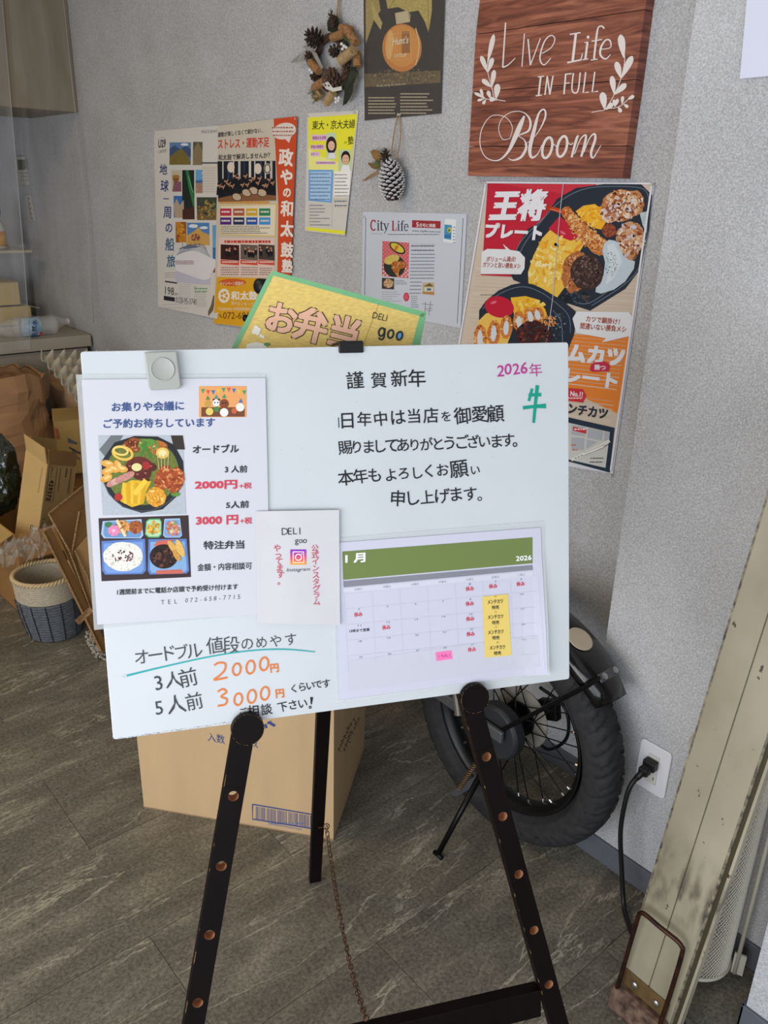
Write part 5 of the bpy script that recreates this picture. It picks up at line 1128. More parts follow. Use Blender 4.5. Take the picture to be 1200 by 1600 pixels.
# frame, body, fork, bars
MB().tube([(-1.42, 1.281, .32), (-1.46, 1.281, .62), (-1.9, 1.281, .70), (-1.98, 1.281, .93)], .022, 12).build('frame', BKM, mo, smooth=True)
MB().tube([(-1.42, 1.281, .32), (-1.72, 1.281, .26), (-1.92, 1.281, .66)], .018, 12).build('down_tube', BKM, mo, smooth=True)
MB().lathe([(.03, -.09), (.095, -.085), (.1, -.03), (.1, .03), (.095, .085), (.03, .09)], (-1.58, 1.281, .36), (0, 1, 0), 24).build('engine', GREYM, mo, bevel=.004)
MB().tube([(-1.1, 1.281, .66), (-1.2, 1.281, .69), (-1.35, 1.281, .695), (-1.52, 1.281, .69)], [.05, .075, .075, .04], 16).build('seat', mat('seat_vinyl', (24, 24, 26), .5), mo, smooth=True)
MB().tube([(-1.5, 1.281, .71), (-1.6, 1.281, .75), (-1.75, 1.281, .76), (-1.88, 1.281, .73)], [.05, .085, .085, .05], 16).build('fuel_tank', FND, mo, smooth=True)
for sy in (-.06, .06): MB().tube([(-2.16, 1.281 + sy, RW), (-2.0, 1.281 + sy, .92)], .014, 10).build('fork_tube', STEEL, mo, smooth=True)
MB().box(-2.03, -1.95, 1.20, 1.36, .90, .925).build('fork_clamp', BKM, mo, bevel=.006)
ge = wall(404, 447, 1.06); gi = ge + V((-.03, .13, -.015)); fi = V((-1.99, 1.281, .93))
yb = 2 * 1.281
MB().tube(smoothpath([tuple(p) for p in (gi, gi + V((-.06, .06, -.05)), fi + V((0, -.05, .02)), fi + V((0, .05, .02)), V((-2.03, 1.40, .99)), V((-2.0, 1.45, 1.03)))]), .011, 10).build('handlebar', BKM, mo, smooth=True)
for s_ in (0, 1):
    off_ = V((-2.0, 1.45, 1.03)) - V((gi.x, yb - gi.y, gi.z))
    f_ = (lambda p: V(p) if s_ == 0 else V((gi.x + (p[0] - gi.x) * .1, yb - gi.y - (p[1] - gi.y) * .5, gi.z + (p[2] - gi.z))) + off_)
    hd = (ge - gi).normalized()
    MB().tube([f_(gi), f_(gi.lerp(ge, .5)), f_(ge), f_(ge + hd * .006)], [.015, .018, .0175, .010], 16).build('grip', RUB, mo, smooth=True)
    lvp = smoothpath([tuple(f_(p)) for p in ((gi + V((.02, .02, -.01)), gi + V((.01, -.03, -.05)), wall(384, 497, 1.08)) if s_ == 0 else (gi, gi + V((0, -.02, -.03)), gi + V((0, -.06, -.04))))])
    MB().tube(lvp, .0045, 8).lathe([(.002, -.008), (.008, -.005), (.009, 0), (.008, .005), (.002, .008)], lvp[-1], (0, 1, 0), 12).build('brake_lever', BKM, mo, smooth=True)

# ================================================================== WORN POST, UMBRELLA STAND
po = thing('steel_post', 'worn cream steel post with rusty foot and loop handle leaning at the right edge', 'post', (-.49, 1.09, 0))
def postpaint():
    m, nt, b = nodes('chipped_cream_paint'); L = nt.links.new; tc = nt.nodes.new('ShaderNodeTexCoord')
    n_ = nt.nodes.new('ShaderNodeTexNoise'); n_.inputs['Scale'].default_value = 62; n_.inputs['Detail'].default_value = 7; n_.inputs['Roughness'].default_value = .6
    mp = nt.nodes.new('ShaderNodeMapping'); mp.inputs['Scale'].default_value = (1, 1, .55); L(tc.outputs['Object'], mp.inputs[0]); L(mp.outputs[0], n_.inputs['Vector'])
    r = nt.nodes.new('ShaderNodeValToRGB'); e = r.color_ramp.elements; e[0].position = .315; e[0].color = lin((60, 52, 42)) + (1,); e[1].position = .33; e[1].color = (0, 0, 0, 1)
    g = nt.nodes.new('ShaderNodeTexNoise'); g.inputs['Scale'].default_value = 5; g.inputs['Detail'].default_value = 5; L(mp.outputs[0], g.inputs['Vector'])
    r2 = nt.nodes.new('ShaderNodeValToRGB'); r2.color_ramp.elements[0].position = .35; r2.color_ramp.elements[0].color = lin((142, 135, 114)) + (1,); r2.color_ramp.elements[1].position = .65; r2.color_ramp.elements[1].color = lin((172, 164, 144)) + (1,)
    L(g.outputs['Fac'], r2.inputs[0])
    e[1].color = (1, 1, 1, 1); e[0].color = (0, 0, 0, 1); L(n_.outputs['Fac'], r.inputs[0])
    mx = nt.nodes.new('ShaderNodeMix'); mx.data_type = 'RGBA'; L(r.outputs[0], mx.inputs['Factor']); mx.inputs[6].default_value = lin((66, 58, 46)) + (1,); L(r2.outputs[0], mx.inputs[7])
    # grime low on the post, where the handle is
    sp = nt.nodes.new('ShaderNodeSeparateXYZ'); L(tc.outputs['Object'], sp.inputs[0])
    r3 = nt.nodes.new('ShaderNodeValToRGB'); q = r3.color_ramp.elements; q[0].position = .24; q[0].color = (0, 0, 0, 1); q[1].position = .42; q[1].color = (0, 0, 0, 1); z_ = q.new(.30); z_.color = (.9, .9, .9, 1); L(sp.outputs['Z'], r3.inputs[0])
    g2 = nt.nodes.new('ShaderNodeTexNoise'); g2.inputs['Scale'].default_value = 26; g2.inputs['Detail'].default_value = 4; mp2 = nt.nodes.new('ShaderNodeMapping'); mp2.inputs['Scale'].default_value = (1.6, 1, .5); L(tc.outputs['Object'], mp2.inputs[0]); L(mp2.outputs[0], g2.inputs['Vector'])
    r4 = nt.nodes.new('ShaderNodeValToRGB'); r4.color_ramp.elements[0].position = .45; r4.color_ramp.elements[1].position = .62; L(g2.outputs['Fac'], r4.inputs[0])
    mu = nt.nodes.new('ShaderNodeMath'); mu.operation = 'MULTIPLY'; L(r3.outputs[0], mu.inputs[0]); L(r4.outputs[0], mu.inputs[1])
    m2 = nt.nodes.new('ShaderNodeMix'); m2.data_type = 'RGBA'; L(mu.outputs[0], m2.inputs['Factor']); L(mx.outputs[2], m2.inputs[6]); m2.inputs[7].default_value = lin((52, 48, 42)) + (1,)
    L(m2.outputs[2], b.inputs['Base Color']); b.inputs['Roughness'].default_value = .5; return m
PP = postpaint(); CHIP = mat('chipped_edge', (150, 142, 118), .6, rgb2=(44, 42, 38), scale=90); OLV = mat('channel_olive', (62, 56, 34), .6); RST = mat('rusty_iron', (124, 100, 84), .8, rgb2=(52, 34, 28), scale=70, bump=.5)
PO = V((-.545, 1.083, .012)); PW = V((.045, .1, 1)).normalized(); PU = V((1, 0, 0)); PN = PU.cross(PW).normalized()
if PN.y > 0: PN = -PN
PU = PW.cross(PN).normalized(); PU = PU if PU.x > 0 else -PU
PL = 1.25
def pb(u0, u1, w0, w1, n0, n1, name, m, bevel=0, par=None): return MB().ppd(PO + PU * u0 + PW * w0 + PN * n0, PU * (u1 - u0), PN * (n1 - n0), PW * (w1 - w0)).build(name, m, par or po, bevel=bevel)
pb(0.0, .0525, .0, PL, -.022, 0, 'channel', PP, .002); pb(.0535, .110, .0, PL, -.022, 0, 'channel', PP, .002)
pb(.052, .054, 0, PL, -.022, -.002, 'seam', OLV)
mb = MB(); mb.ppd(PO - PU * .0004 + PN * .0003, PU * .0035, -PN * .004, PW * PL); mb.build('chipped_edge', CHIP, po); MB().ppd(PO + PU * .1065 + PN * .0003, PU * .0039, -PN * .004, PW * PL).build('chipped_edge', CHIP, po)
pb(.110, .117, 0, PL, -.020, -.006, 'rubber_channel', OLV); pb(.117, .122, 0, PL, -.022, -.003, 'side_flange', PP, .001)
pb(-.004, .108, -.008, .05, -.035, .022, 'foot', RST, .01)
pb(.004, .098, .05, .085, 0, .003, 'mount_plate', mat('old_brass', (124, 98, 58), .6, .4, rgb2=(90, 72, 44), scale=50), .001)
for u_ in (.03, .075): MB().lathe([(.0065, 0), (.0065, .003), (.003, .0045)], PO + PU * u_ + PW * .068 + PN * .003, PN, 14).build('bolt', STEEL, po)
hpth = [PO + PU * u_ + PW * w_ + PN * n_ for u_, w_, n_ in ((.006, .045, .016), (.006, .12, .016), (.007, .215, .02), (.010, .232, .022), (.020, .238, .024), (.05, .238, .026), (.08, .236, .024), (.092, .230, .022), (.096, .215, .02), (.097, .12, .016), (.097, .045, .016))]
MB().tube(smoothpath([tuple(p) for p in hpth], 4), .0042, 10).build('loop_handle', mat('handle_dark', (44, 34, 32), .35, .7, rgb2=(86, 52, 36), scale=60), po, smooth=True)

us = thing('umbrella_stand', 'round white wire mesh umbrella stand half hidden behind the worn post', 'umbrella stand', (-.508, 1.29, 0))
CU = V((-.508, 1.29, 0)); RU = .072; WH_ = mat('cream_enamel', (206, 202, 188), .45)
n = 64; rows = 86; H0, H1 = .028, .50; st_m = (H1 - H0) / rows
vs = []; fs = []
for j in range(rows + 1):
    for k in range(n):
        t = 2 * PI * (k + (.5 if j % 2 else 0)) / n; vs.append(CU + V((math.cos(t) * RU, math.sin(t) * RU, H0 + st_m * j)))
for j in range(0, rows - 1):
    for k in range(n):
        # diamonds spanning two rows
        if j % 2 == 0: a_, b_, c_, d_ = j * n + k, (j + 1) * n + k, (j + 2) * n + k, (j + 1) * n + (k - 1) % n
        else: a_, b_, c_, d_ = j * n + k, (j + 1) * n + (k + 1) % n, (j + 2) * n + k, (j + 1) * n + k
        fs.append((a_, b_, c_, d_))
me_o = MB().add(vs, fs).build('mesh_wall', WH_, us); md = me_o.modifiers.new('w', 'WIREFRAME'); md.thickness = .0021; md.use_replace = True; md.use_even_offset = False; me_o['kind'] = 'stuff'
for z_, r_2 in ((.026, .004), (.50, .0045)): MB().tube([CU + V((math.cos(t) * (RU + .001), math.sin(t) * (RU + .001), z_)) for t in [2 * PI * k / 48 for k in range(48)]], r_2, 8, closed=True).build('rim', WH_, us, smooth=True)
MB().lathe([(RU - .004, .02), (RU - .004, .024)], CU, (0, 0, 1), 40).build('base', WH_, us)
for t in (25, 145, 265): q = V((math.cos(math.radians(t)), math.sin(math.radians(t)), 0)) * .062; MB().tube([CU + q + V((0, 0, .001)), CU + q + V((0, 0, .022))], .008, 10).build('foot', RUB, us)
MB().tube([CU + V((.080, .028, .01)), CU + V((.082, .03, .51))], .0042, 8).build('corner_rod', WH_, us, smooth=True)
MB().ppd(CU + V((.074, .024, .01)), (.02, .008, 0), (-.002, .004, 0), (0, 0, .05)).build('latch', WH_, us)

# ================================================================== LEFT PILE
# cabinet
cb = thing('low_cabinet', 'low beige grey drawer cabinet in the far left corner under the beam', 'cabinet', (-4.4, .5, 0))
CG = mat('cabinet_beige', (158, 150, 138), .5)
MB().box(-4.84, -4.015, -.6, 1.53, 0.03, .675).build('body', CG, cb, bevel=.003)
MB().box(-4.845, -4.0, -.61, 1.545, .682, .737).build('top', mat('cabinet_top', (176, 168, 152), .45), cb, bevel=.003)
MB().box(-4.835, -4.02, -.59, 1.52, .675, .682).build('shadow_gap', DKM, cb); MB().box(-4.82, -4.05, -.58, 1.5, 0, .03).build('plinth', DKM, cb)
for y0, y1 in ((-.58, .12), (.13, .82), (.83, 1.52)):
    for z0, z1 in ((.36, .665), (.04, .35)): MB().box(-4.015, -4.003, y0, y1, z0, z1).build('drawer_front', CG, cb, bevel=.002)
# clear bottles lying on the cabinet
PET, nt, b = nodes('clear_pet'); b.inputs['Base Color'].default_value = (.92, .95, .97, 1); b.inputs['Roughness'].default_value = .06; b.inputs['Alpha'].default_value = .2; b.inputs['Specular IOR Level'].default_value = .9
LBL = mat('bottle_label', (120, 170, 205), .4, rgb2=(214, 226, 232), scale=26)
def bottle(name, label, y0, x, rad, ln, flip, lab, cap):
    t = thing(name, label, 'bottle', (x, y0, .738), None); ax = V((0, -1 if flip else 1, 0)); o = V((x, y0 + (ln if flip else 0), .7385 + rad))
    pr_ = [(rad * .5, 0), (rad * .9, .004), (rad, .015)]
    k = .03
    while k < ln * .72: pr_ += [(rad, k), (rad * .93, k + .008), (rad, k + .016)]; k += .024
    pr_ += [(rad, ln * .72), (rad * .8, ln * .82), (rad * .42, ln * .92), (.013, ln * .945), (.013, ln * .97)]
    MB().lathe(pr_, o, ax, 28).build('body', PET, t, smooth=True)
    MB().lathe([(.012, ln * .965), (.0155, ln * .967), (.0155, ln), (.010, ln * 1.002)], o, ax, 18).build('cap', mat(cap, {'cap_blue': (120, 190, 215), 'cap_white': (220, 222, 225)}[cap], .4), t, smooth=False)
    if lab: MB().lathe([(rad + .0006, ln * .36), (rad + .0012, ln * .37), (rad + .0012, ln * .62), (rad + .0006, ln * .63)], o, ax, 28).build('label', LBL, t, smooth=True)
    return t
b1 = bottle('plastic_bottle', 'clear plastic water bottle with blue label lying on the low cabinet', 1.12, -4.10, .043, .30, True, False, 'cap_blue')
# label with its characters
MB().lathe([(.0438, .085), (.0442, .087), (.0442, .16), (.0438, .162)], V((-4.10, 1.42, .7385 + .043)), (0, -1, 0), 28).build('label', LBL, b1, smooth=True)
ab = Art((-4.10 + .047, 0, 0), (1, 0, 0), .9).part('lettering'); ab.chars('天然水', (54, 524), (54, 504), 9.5, '2c4878', 1, .02, rot=-90); ab.ell(64, 521, 2.2, 3, 'c83838', 1); ab.build(b1)
bottle('plastic_bottle', 'empty unlabelled clear bottle lying at the right end of the low cabinet', 1.25, -4.21, .038, .27, False, False, 'cap_white')
# cream cartons and shelf
SH = thing('wall_shelf', 'thin pale shelf on the far left wall carrying a spray bottle', 'shelf', (-4.65, .5, 1.09))
MB().box(XF, -4.45, -.6, 1.463, 1.09, 1.104).build('board', mat('shelf_pale', (186, 180, 164), .5), SH, bevel=.001)
for y in (.2, 1.2): MB().box(XF, -4.55, y, y + .02, 1.06, 1.09).build('bracket', GREYM, SH)
CRM = mat('carton_cream', (196, 174, 118), .8, noise_amt=.04, scale=9)
cl_ = carton('small_carton', 'wider cream carton at the bottom of the stack on the low cabinet', (-4.75, .75, .7375), (.30, 0, 0), (0, .67, 0), (0, 0, .09), CRM)
MB().ppd((-4.46, 1.42, .828), (.01, 0, 0), (0, .045, -.012), (0, 0, .003)).build('side_flap', CRM, cl_)
carton('small_carton', 'cream carton topmost of the stack on the low cabinet', (-4.74, .70, .8345), (.27, 0, 0), (0, .68, 0), (0, 0, .11), CRM)
sp = thing('spray_bottle', 'spray bottle with purple trigger and orange label on the pale wall shelf', 'bottle', (-4.58, 1.345, 1.104))
o = V((-4.58, 1.345, 1.1045))
MB().lathe([(.036, 0), (.040, .006), (.040, .09), (.034, .12), (.016, .15), (.016, .17)], o, (0, 0, 1), 24).build('body', mat('spray_white', (214, 214, 208), .35), sp, smooth=True)
MB().lathe([(.0405, .012), (.0405, .085)], o, (0, 0, 1), 24).build('label', mat('spray_label', (226, 120, 70), .4, rgb2=(222, 186, 70), scale=20), sp, smooth=True)
MB().box(o.x - .016, o.x + .016, o.y - .05, o.y + .028, 1.27, 1.305).box(o.x - .012, o.x + .012, o.y - .012, o.y + .012, 1.255, 1.27).ppd((o.x - .006, o.y + .012, 1.235), (.012, 0, 0), (0, .006, 0), (0, .012, .04)).build('trigger', mat('trigger_purple', (92, 88, 150), .4), sp, bevel=.005)
# wall controls
def wquad(name, label, cat, px, th, m):
    t = thing(name, label, cat, wall(px[2][0], px[2][1], YW)); ps = [wall(x, y, YW - .0005) for x, y in px]
    MB().prism(ps, (0, -th, 0)).build('case', m, t, bevel=.002); return t
rc = wquad('aircon_control', 'small white air conditioner control on the wall at far left', 'remote control', [(25, 244), (40, 244.5), (47, 289.5), (31.5, 289)], .018, mat('control_white', (196, 192, 184), .45))
a = Art((0, YW - .0187, 0), (0, -1, 0)).crop(0, 200, 6.67).part('screen'); a.poly([(182, 328), (250, 330), (262, 436), (190, 438)], '66685e', 1)
a.part('button')
for j in range(3):
    for k in range(3): a.own(True); a.ell(212 + k * 25 + j * 5, 470 + j * 38, 6, 8, '9a968e', 1); a.cur = 'button'
a.build(rc)
sw = wquad('light_switch', 'narrow white switch plate on the wall below the air conditioner control', 'switch', [(40, 304.5), (48.5, 304), (56, 346), (47.5, 347)], .008, mat('control_white', (196, 192, 184), .45))
a = Art((0, YW - .0087, 0), (0, -1, 0)).crop(0, 200, 6.67).part('rocker'); a.poly([(288, 728), (308, 726), (345, 950), (322, 955)], '8c877c', 1)
for k in range(4): a.own(True); a.poly([(298 + k * 9, 745 + k * 52), (316 + k * 9, 744 + k * 52), (322 + k * 9, 780 + k * 52), (304 + k * 9, 782 + k * 52)], 'd2ccc0', 2); a.cur = 'rocker'
a.build(sw)
# kraft paper bags
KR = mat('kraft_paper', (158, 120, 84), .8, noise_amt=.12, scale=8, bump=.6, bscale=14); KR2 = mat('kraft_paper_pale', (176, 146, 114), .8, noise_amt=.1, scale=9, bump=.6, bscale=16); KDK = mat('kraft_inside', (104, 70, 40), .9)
def bag(label, cx, cy, ax_, ay_, h, m, seed, fold=.1, lean=(0, 0)):
    t = thing('paper_bag', label, 'bag', (cx, cy, 0)); N = 56; M_ = 16; vs = []; fs = []
    for j in range(M_ + 1):
        z = h * j / M_; k_ = 1 - .10 * (j / M_) ** 2
        for i_ in range(N):
            th = 2 * PI * i_ / N; cx_, sy_ = math.cos(th), math.sin(th); e_ = .35
            x = math.copysign(abs(cx_) ** e_, cx_) * ax_ * k_; y = math.copysign(abs(sy_) ** e_, sy_) * ay_ * k_
            nz = noise.noise(V((x * 6 + seed, y * 6, z * 5))) * .035 + noise.noise(V((x * 16, y * 16 + seed, z * 18))) * .016
            rr = 1 + nz / max(.1, math.hypot(x, y)); zz = z + (noise.noise(V((math.cos(th) * 2 + seed, math.sin(th) * 2, 0))) * .05 if j == M_ else noise.noise(V((th * 3, z * 8, seed))) * .01)
            vs.append(V((cx + x * rr + lean[0] * j / M_, cy + y * rr + lean[1] * j / M_, max(.001, zz if j else 0.001))))
    for j in range(M_):
        for i_ in range(N): i2 = (i_ + 1) % N; fs.append((j * N + i_, j * N + i2, (j + 1) * N + i2, (j + 1) * N + i_))
    fs.append(tuple(range(N))[::-1])
    MB().add(vs, fs).build('body', m, t, smooth=False, solid=.002)
    mb = MB(); v2 = []   # folded-down collar
    for q, (dz, ex) in enumerate(((.004, 1.0), (.008, 1.03), (-fold * .5, 1.045), (-fold, 1.03))):
        for i_ in range(N): p = vs[M_ * N + i_]; c_ = V((cx + lean[0], cy + lean[1], p.z)); v2.append(c_ + (p - c_) * ex + V((0, 0, dz + noise.noise(V((i_ * .4, q, seed))) * .012)))
    mb.add(v2, [(q * N + i_, q * N + (i_ + 1) % N, (q + 1) * N + (i_ + 1) % N, (q + 1) * N + i_) for q in range(3) for i_ in range(N)]); mb.build('folded_rim', m, t, solid=.002)
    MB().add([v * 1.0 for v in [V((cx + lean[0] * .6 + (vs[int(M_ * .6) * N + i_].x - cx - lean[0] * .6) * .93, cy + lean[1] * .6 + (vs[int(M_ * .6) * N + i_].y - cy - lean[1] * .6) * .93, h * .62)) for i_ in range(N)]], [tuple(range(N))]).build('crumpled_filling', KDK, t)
bag('large open brown paper sack with folded rim, under the low cabinet edge', -3.74, .87, .24, .33, .655, KR, 3.1)
bag('pale creased paper bag beside the large open sack, under the egg tray', -3.70, 1.365, .15, .11, .60, KR2, 9.4, .03)
# egg tray
et = thing('egg_tray', 'grey pulp egg tray propped on the paper bags beside the whiteboard corner', 'egg tray', (-3.35, 1.15, .62))
E0 = xpl(60, 557, -3.42); E1 = V((.24, .055, -.161)); E2 = V((-.05, .297, -.036)); EN3 = E1.cross(E2).normalized()
if EN3.dot(CAM - E0) < 0: EN3 = -EN3
nn = 61; vs = []
for j in range(nn):
    for i_ in range(nn):
        u_, v_ = i_ / (nn - 1), j / (nn - 1); hx, hy = math.cos(u_ * 6 * 2 * PI), math.cos(v_ * 6 * 2 * PI)
        hgt = .012 * (hx + hy) * .5 + (.026 * (max(0, hx) * max(0, hy)) ** .9)
        vs.append(E0 + E1 * v_ + E2 * u_ + EN3 * hgt)
MB().add(vs, [(j * nn + i_, j * nn + i_ + 1, (j + 1) * nn + i_ + 1, (j + 1) * nn + i_) for j in range(nn - 1) for i_ in range(nn - 1)]).build('tray', mat('pulp_grey', (172, 164, 146), .9, noise_amt=.06, scale=40), et, smooth=True, solid=.002)
# yellow carton with a blue logo
def qpl(px, X): return [xpl(x, y, XX) for (x, y), XX in zip(px, X if isinstance(X, (list, tuple)) else [X] * len(px))]
def panel(px, X, th, m, name, par, n_=None):
    ps = qpl(px, X); nn_ = (ps[1] - ps[0]).cross(ps[-1] - ps[0]).normalized()
    if nn_.dot(CAM - ps[0]) < 0: nn_ = -nn_
    MB().prism(ps, nn_ * -th).build(name, m, par); return ps, nn_
def plane_of(ps): n_ = (ps[1] - ps[0]).cross(ps[-1] - ps[0]).normalized(); return ps[0], (n_ if n_.dot(CAM - ps[0]) > 0 else -n_)
yc = thing('logo_carton', 'yellowish carton with red stamp and blue print behind the numbered carton', 'box', (-3.35, 1.1, .0))
y0, y1 = xpl(82, 658, -3.3), xpl(150, 698, -3.25)
a_ = V((y1.x - y0.x, y1.y - y0.y, 0)) ; b_ = V((-.20, a_.x * .20 / max(.01, a_.y) if abs(a_.y) > .01 else 0, 0)); a_ = V((a_.x, a_.y, 0)) * 1.25
b_ = V((-a_.y, a_.x, 0)).normalized() * .2
zt = y0.z; P0 = V((y0.x, y0.y, 0.3))
for nm, args in (('front_panel', (P0, a_, -b_.normalized() * -.004, V((0, 0, zt - .3)))), ('back_panel', (P0 + b_, a_, b_.normalized() * -.004, V((0, 0, zt - .3)))), ('side_panel', (P0, a_.normalized() * .004, b_, V((0, 0, zt - .3)))), ('side_panel', (P0 + a_, a_.normalized() * -.004, b_, V((0, 0, zt - .3)))), ('top_flap', (P0 + V((0, 0, zt - .302)), a_, b_, V((0, 0, .004)))), ('base', (P0, a_, b_, V((0, 0, .004))))):
    MB().ppd(*args).build(nm, CBY, yc)
MB().ppd(P0 + a_ * .1 + b_ * .1 - V((0, 0, .298)), a_ * .8, b_ * .8, V((0, 0, .297))).build('packing_block', CBB, yc)
nn_ = -b_.normalized(); a = Art(P0 + nn_ * .0005, nn_, .9).crop(0, 640, 6.667)
a.part('stamp'); a.poly([(568, 185), (608, 205), (625, 312), (588, 300)], 'b0603c', 1, .6); a.part('logo')
a.poly([(706, 292), (805, 345), (805, 362), (708, 345)], '5c6478', 1, .9); a.line([(720, 395), (770, 420), (800, 440), (840, 455)], 16, '3a4258', 1); a.line([(755, 420), (790, 480), (830, 520)], 10, '3a4258', 1)
a.build(yc)
# open carton on the floor
bigc = thing('open_carton', 'large open brown carton on the floor behind the two tone basket', 'box', (-2.95, .95, 0))
oC = V((-3.25, .69, .001)); aC, bC, hC = V((.54, .03, 0)), V((-.02, .36, 0)), V((0, 0, .32))
for nm, args in (('base', (oC, aC, bC, V((0, 0, .004)))), ('side_panel', (oC, aC, V((0, .005, 0)), hC)), ('side_panel', (oC + bC, aC, V((0, -.005, 0)), hC)), ('side_panel', (oC, V((.005, 0, 0)), bC, hC)), ('side_panel', (oC + aC, V((-.005, 0, 0)), bC, hC))): MB().ppd(*args).build(nm, CBB, bigc)
MB().ppd(oC + hC + V((.02, 0, 0)), aC * .93, V((0, -.08, -.04)), V((0, 0, .004))).build('top_flap', CBY, bigc); MB().ppd(oC + aC + hC + bC * .04, V((.06, 0, -.07)), bC * .9, V((0, 0, .004))).build('top_flap', CBB, bigc)
# numbered carton standing in it
nc = thing('numbered_carton', 'narrow upright opened carton printed 42 9570, standing inside the open carton', 'box', (-2.9, .9, .006))
T1, B1 = xpl(74, 725, -2.76), xpl(58, 846, -2.74); TLf, BLf = xpl(42, 703, -2.86), xpl(22, 826, -2.84); TRt = xpl(118, 728, -2.9); up_ = T1 - B1
eL = (TLf - T1); eR = (TRt - T1); 
B1b = B1 + up_ * -.30   # carry on down into the open carton
upF = T1 - B1b
k_ = max(0.0, .008 - (B1b + V((0, 0, min(eL.z, 0) + min(eR.z, 0)))).z); B1b = B1b + upF * (k_ / upF.z); upF = T1 - B1b
nl = eL.cross(upF).normalized(); nr_ = eR.cross(upF).normalized()
if nl.dot(CAM - T1) < 0: nl = -nl
if nr_.dot(CAM - T1) < 0: nr_ = -nr_
NC = mat('carton_tan', (190, 158, 102), .8, noise_amt=.04, scale=10)
MB().ppd(B1b, eL, -nl * .004, upF).build('side_panel', NC, nc); MB().ppd(B1b, eR, -nr_ * .004, upF).build('side_panel', NC, nc)
MB().ppd(B1b + eR, eL, nr_ * 0 - nl * .004, upF).build('side_panel', NC, nc); MB().ppd(B1b + eL, eR, -nr_ * .004, upF).build('side_panel', NC, nc); MB().ppd(B1b, eL, eR, upF.normalized() * .004).build('base', NC, nc)
MB().ppd(T1, eL, V((0, 0, 0)) + nl * .012 + upF.normalized() * .055 - eR * .05, nl * .003).build('top_flap', NC, nc)
MB().ppd(T1 + eR * .02, eR * .98, upF.normalized() * .05 + nr_ * -.006, nr_ * .003).build('top_flap', CBB, nc)
MB().ppd(T1 + eL + eR * .05, eR * .9, upF.normalized() * .05, nr_ * .003).build('top_flap', CBY, nc)
a = Art(T1 + nr_ * .0003, nr_, .9).crop(0, 640, 6.667)
a.part('lettering')
a.line([(516, 595), (598, 600), (550, 960), (472, 955), (516, 595)], 3.5, '2c2824', 1, 0)
a.chars('429570', (540, 752), (505, 935), 62, '26221e', 1, .04, rot=96)
a.chars('申込コード', (545, 615), (528, 700), 20, '3a342c', 1, .02, rot=96)
a.text('', 0, 0, 1, 1, 1, '000000') if False else None
a.part('fine_print')
for x0, n0, c, h_ in ((695, 6, '4a3a30', 15), (742, 16, 'a84a34', 13), (632, 15, '6a5c48', 8)):
    for k in range(n0): y = 615 + k * 16; x = x0 - k * 2.1; a.rect(x - h_ / 2, y, x + h_ / 2, y + 11, c, 1)
a.chars('BZ', (455, 1140), (450, 1180), 26, '4a4238', 1, 0, rot=96)
a.build(nc)
a = Art(T1 + nl * .0003, nl, .9).crop(0, 640, 6.667).part('fine_print')
for k in range(22): a.rect(436 - k * 2, 606 + k * 12, 444 - k * 2, 613 + k * 12, '8a7a5c', 1)
a.ring(332, 1228, 14, 26, 5, '4a4238', 1); a.chars('(G', (330, 1228), (336, 1228), 20, '4a4238', 1)
a.build(nc)
# dark green film bag and clear film
def film(name, label, cat, c, rx, ry, rz, m, seed, amp=.3, parts='film'):
    t = thing(name, label, cat, c); bm = bmesh.new(); bmesh.ops.create_icosphere(bm, subdivisions=5, radius=1)
    for v in bm.verts:
        p = v.co.copy(); q = 1 + amp * (noise.noise(p * 2.2 + V((seed, 0, 0))) + .6 * abs(noise.noise(p * 5 + V((0, seed, 0)))) + .35 * noise.noise(p * 11))
        v.co = V(c) + V((p.x * rx * q, p.y * ry * q, p.z * rz * q))
    me = bpy.data.meshes.new(parts); bm.to_mesh(me); bm.free(); link(parts, me, m, t, True); return t
GRF = mat('green_film', (28, 38, 28), .12, noise_amt=.5, scale=24, spec=.9, bump=.3, bscale=18)
film('green_film_bag', 'shiny dark green plastic film bag at the left edge above the open carton', 'bag', (-3.02, .765, .46), .13, .075, .14, GRF, 2.2, .22)
CLF, nt, b = nodes('clear_film'); b.inputs['Base Color'].default_value = (.45, .42, .36, 1); b.inputs['Roughness'].default_value = .12; b.inputs['Alpha'].default_value = .3; b.inputs['Specular IOR Level'].default_value = 1.0
ff = thing('clear_film', 'crumpled clear plastic film draped over the open carton above the basket', 'plastic bag', (-2.64, .80, .33))
nn = 44; vs = []
q = [xpl(-6, 856, -2.68), xpl(84, 818, -2.66), xpl(86, 862, -2.50), xpl(4, 888, -2.56)]
for j in range(nn):
    for i_ in range(nn):
        u_, v_ = i_ / (nn - 1), j / (nn - 1); p = (q[0] * (1 - u_) + q[1] * u_) * (1 - v_) + (q[3] * (1 - u_) + q[2] * u_) * v_
        s_ = noise.noise(V((u_ * 5, v_ * 5, 1))) * .05 + abs(noise.noise(V((u_ * 9, v_ * 7, 4)))) * .035
        vs.append(p + V((.3, 0, .9)) * s_)
MB().add(vs, [(j * nn + i_, j * nn + i_ + 1, (j + 1) * nn + i_ + 1, (j + 1) * nn + i_) for j in range(nn - 1) for i_ in range(nn - 1)]).build('film', CLF, ff, smooth=False)
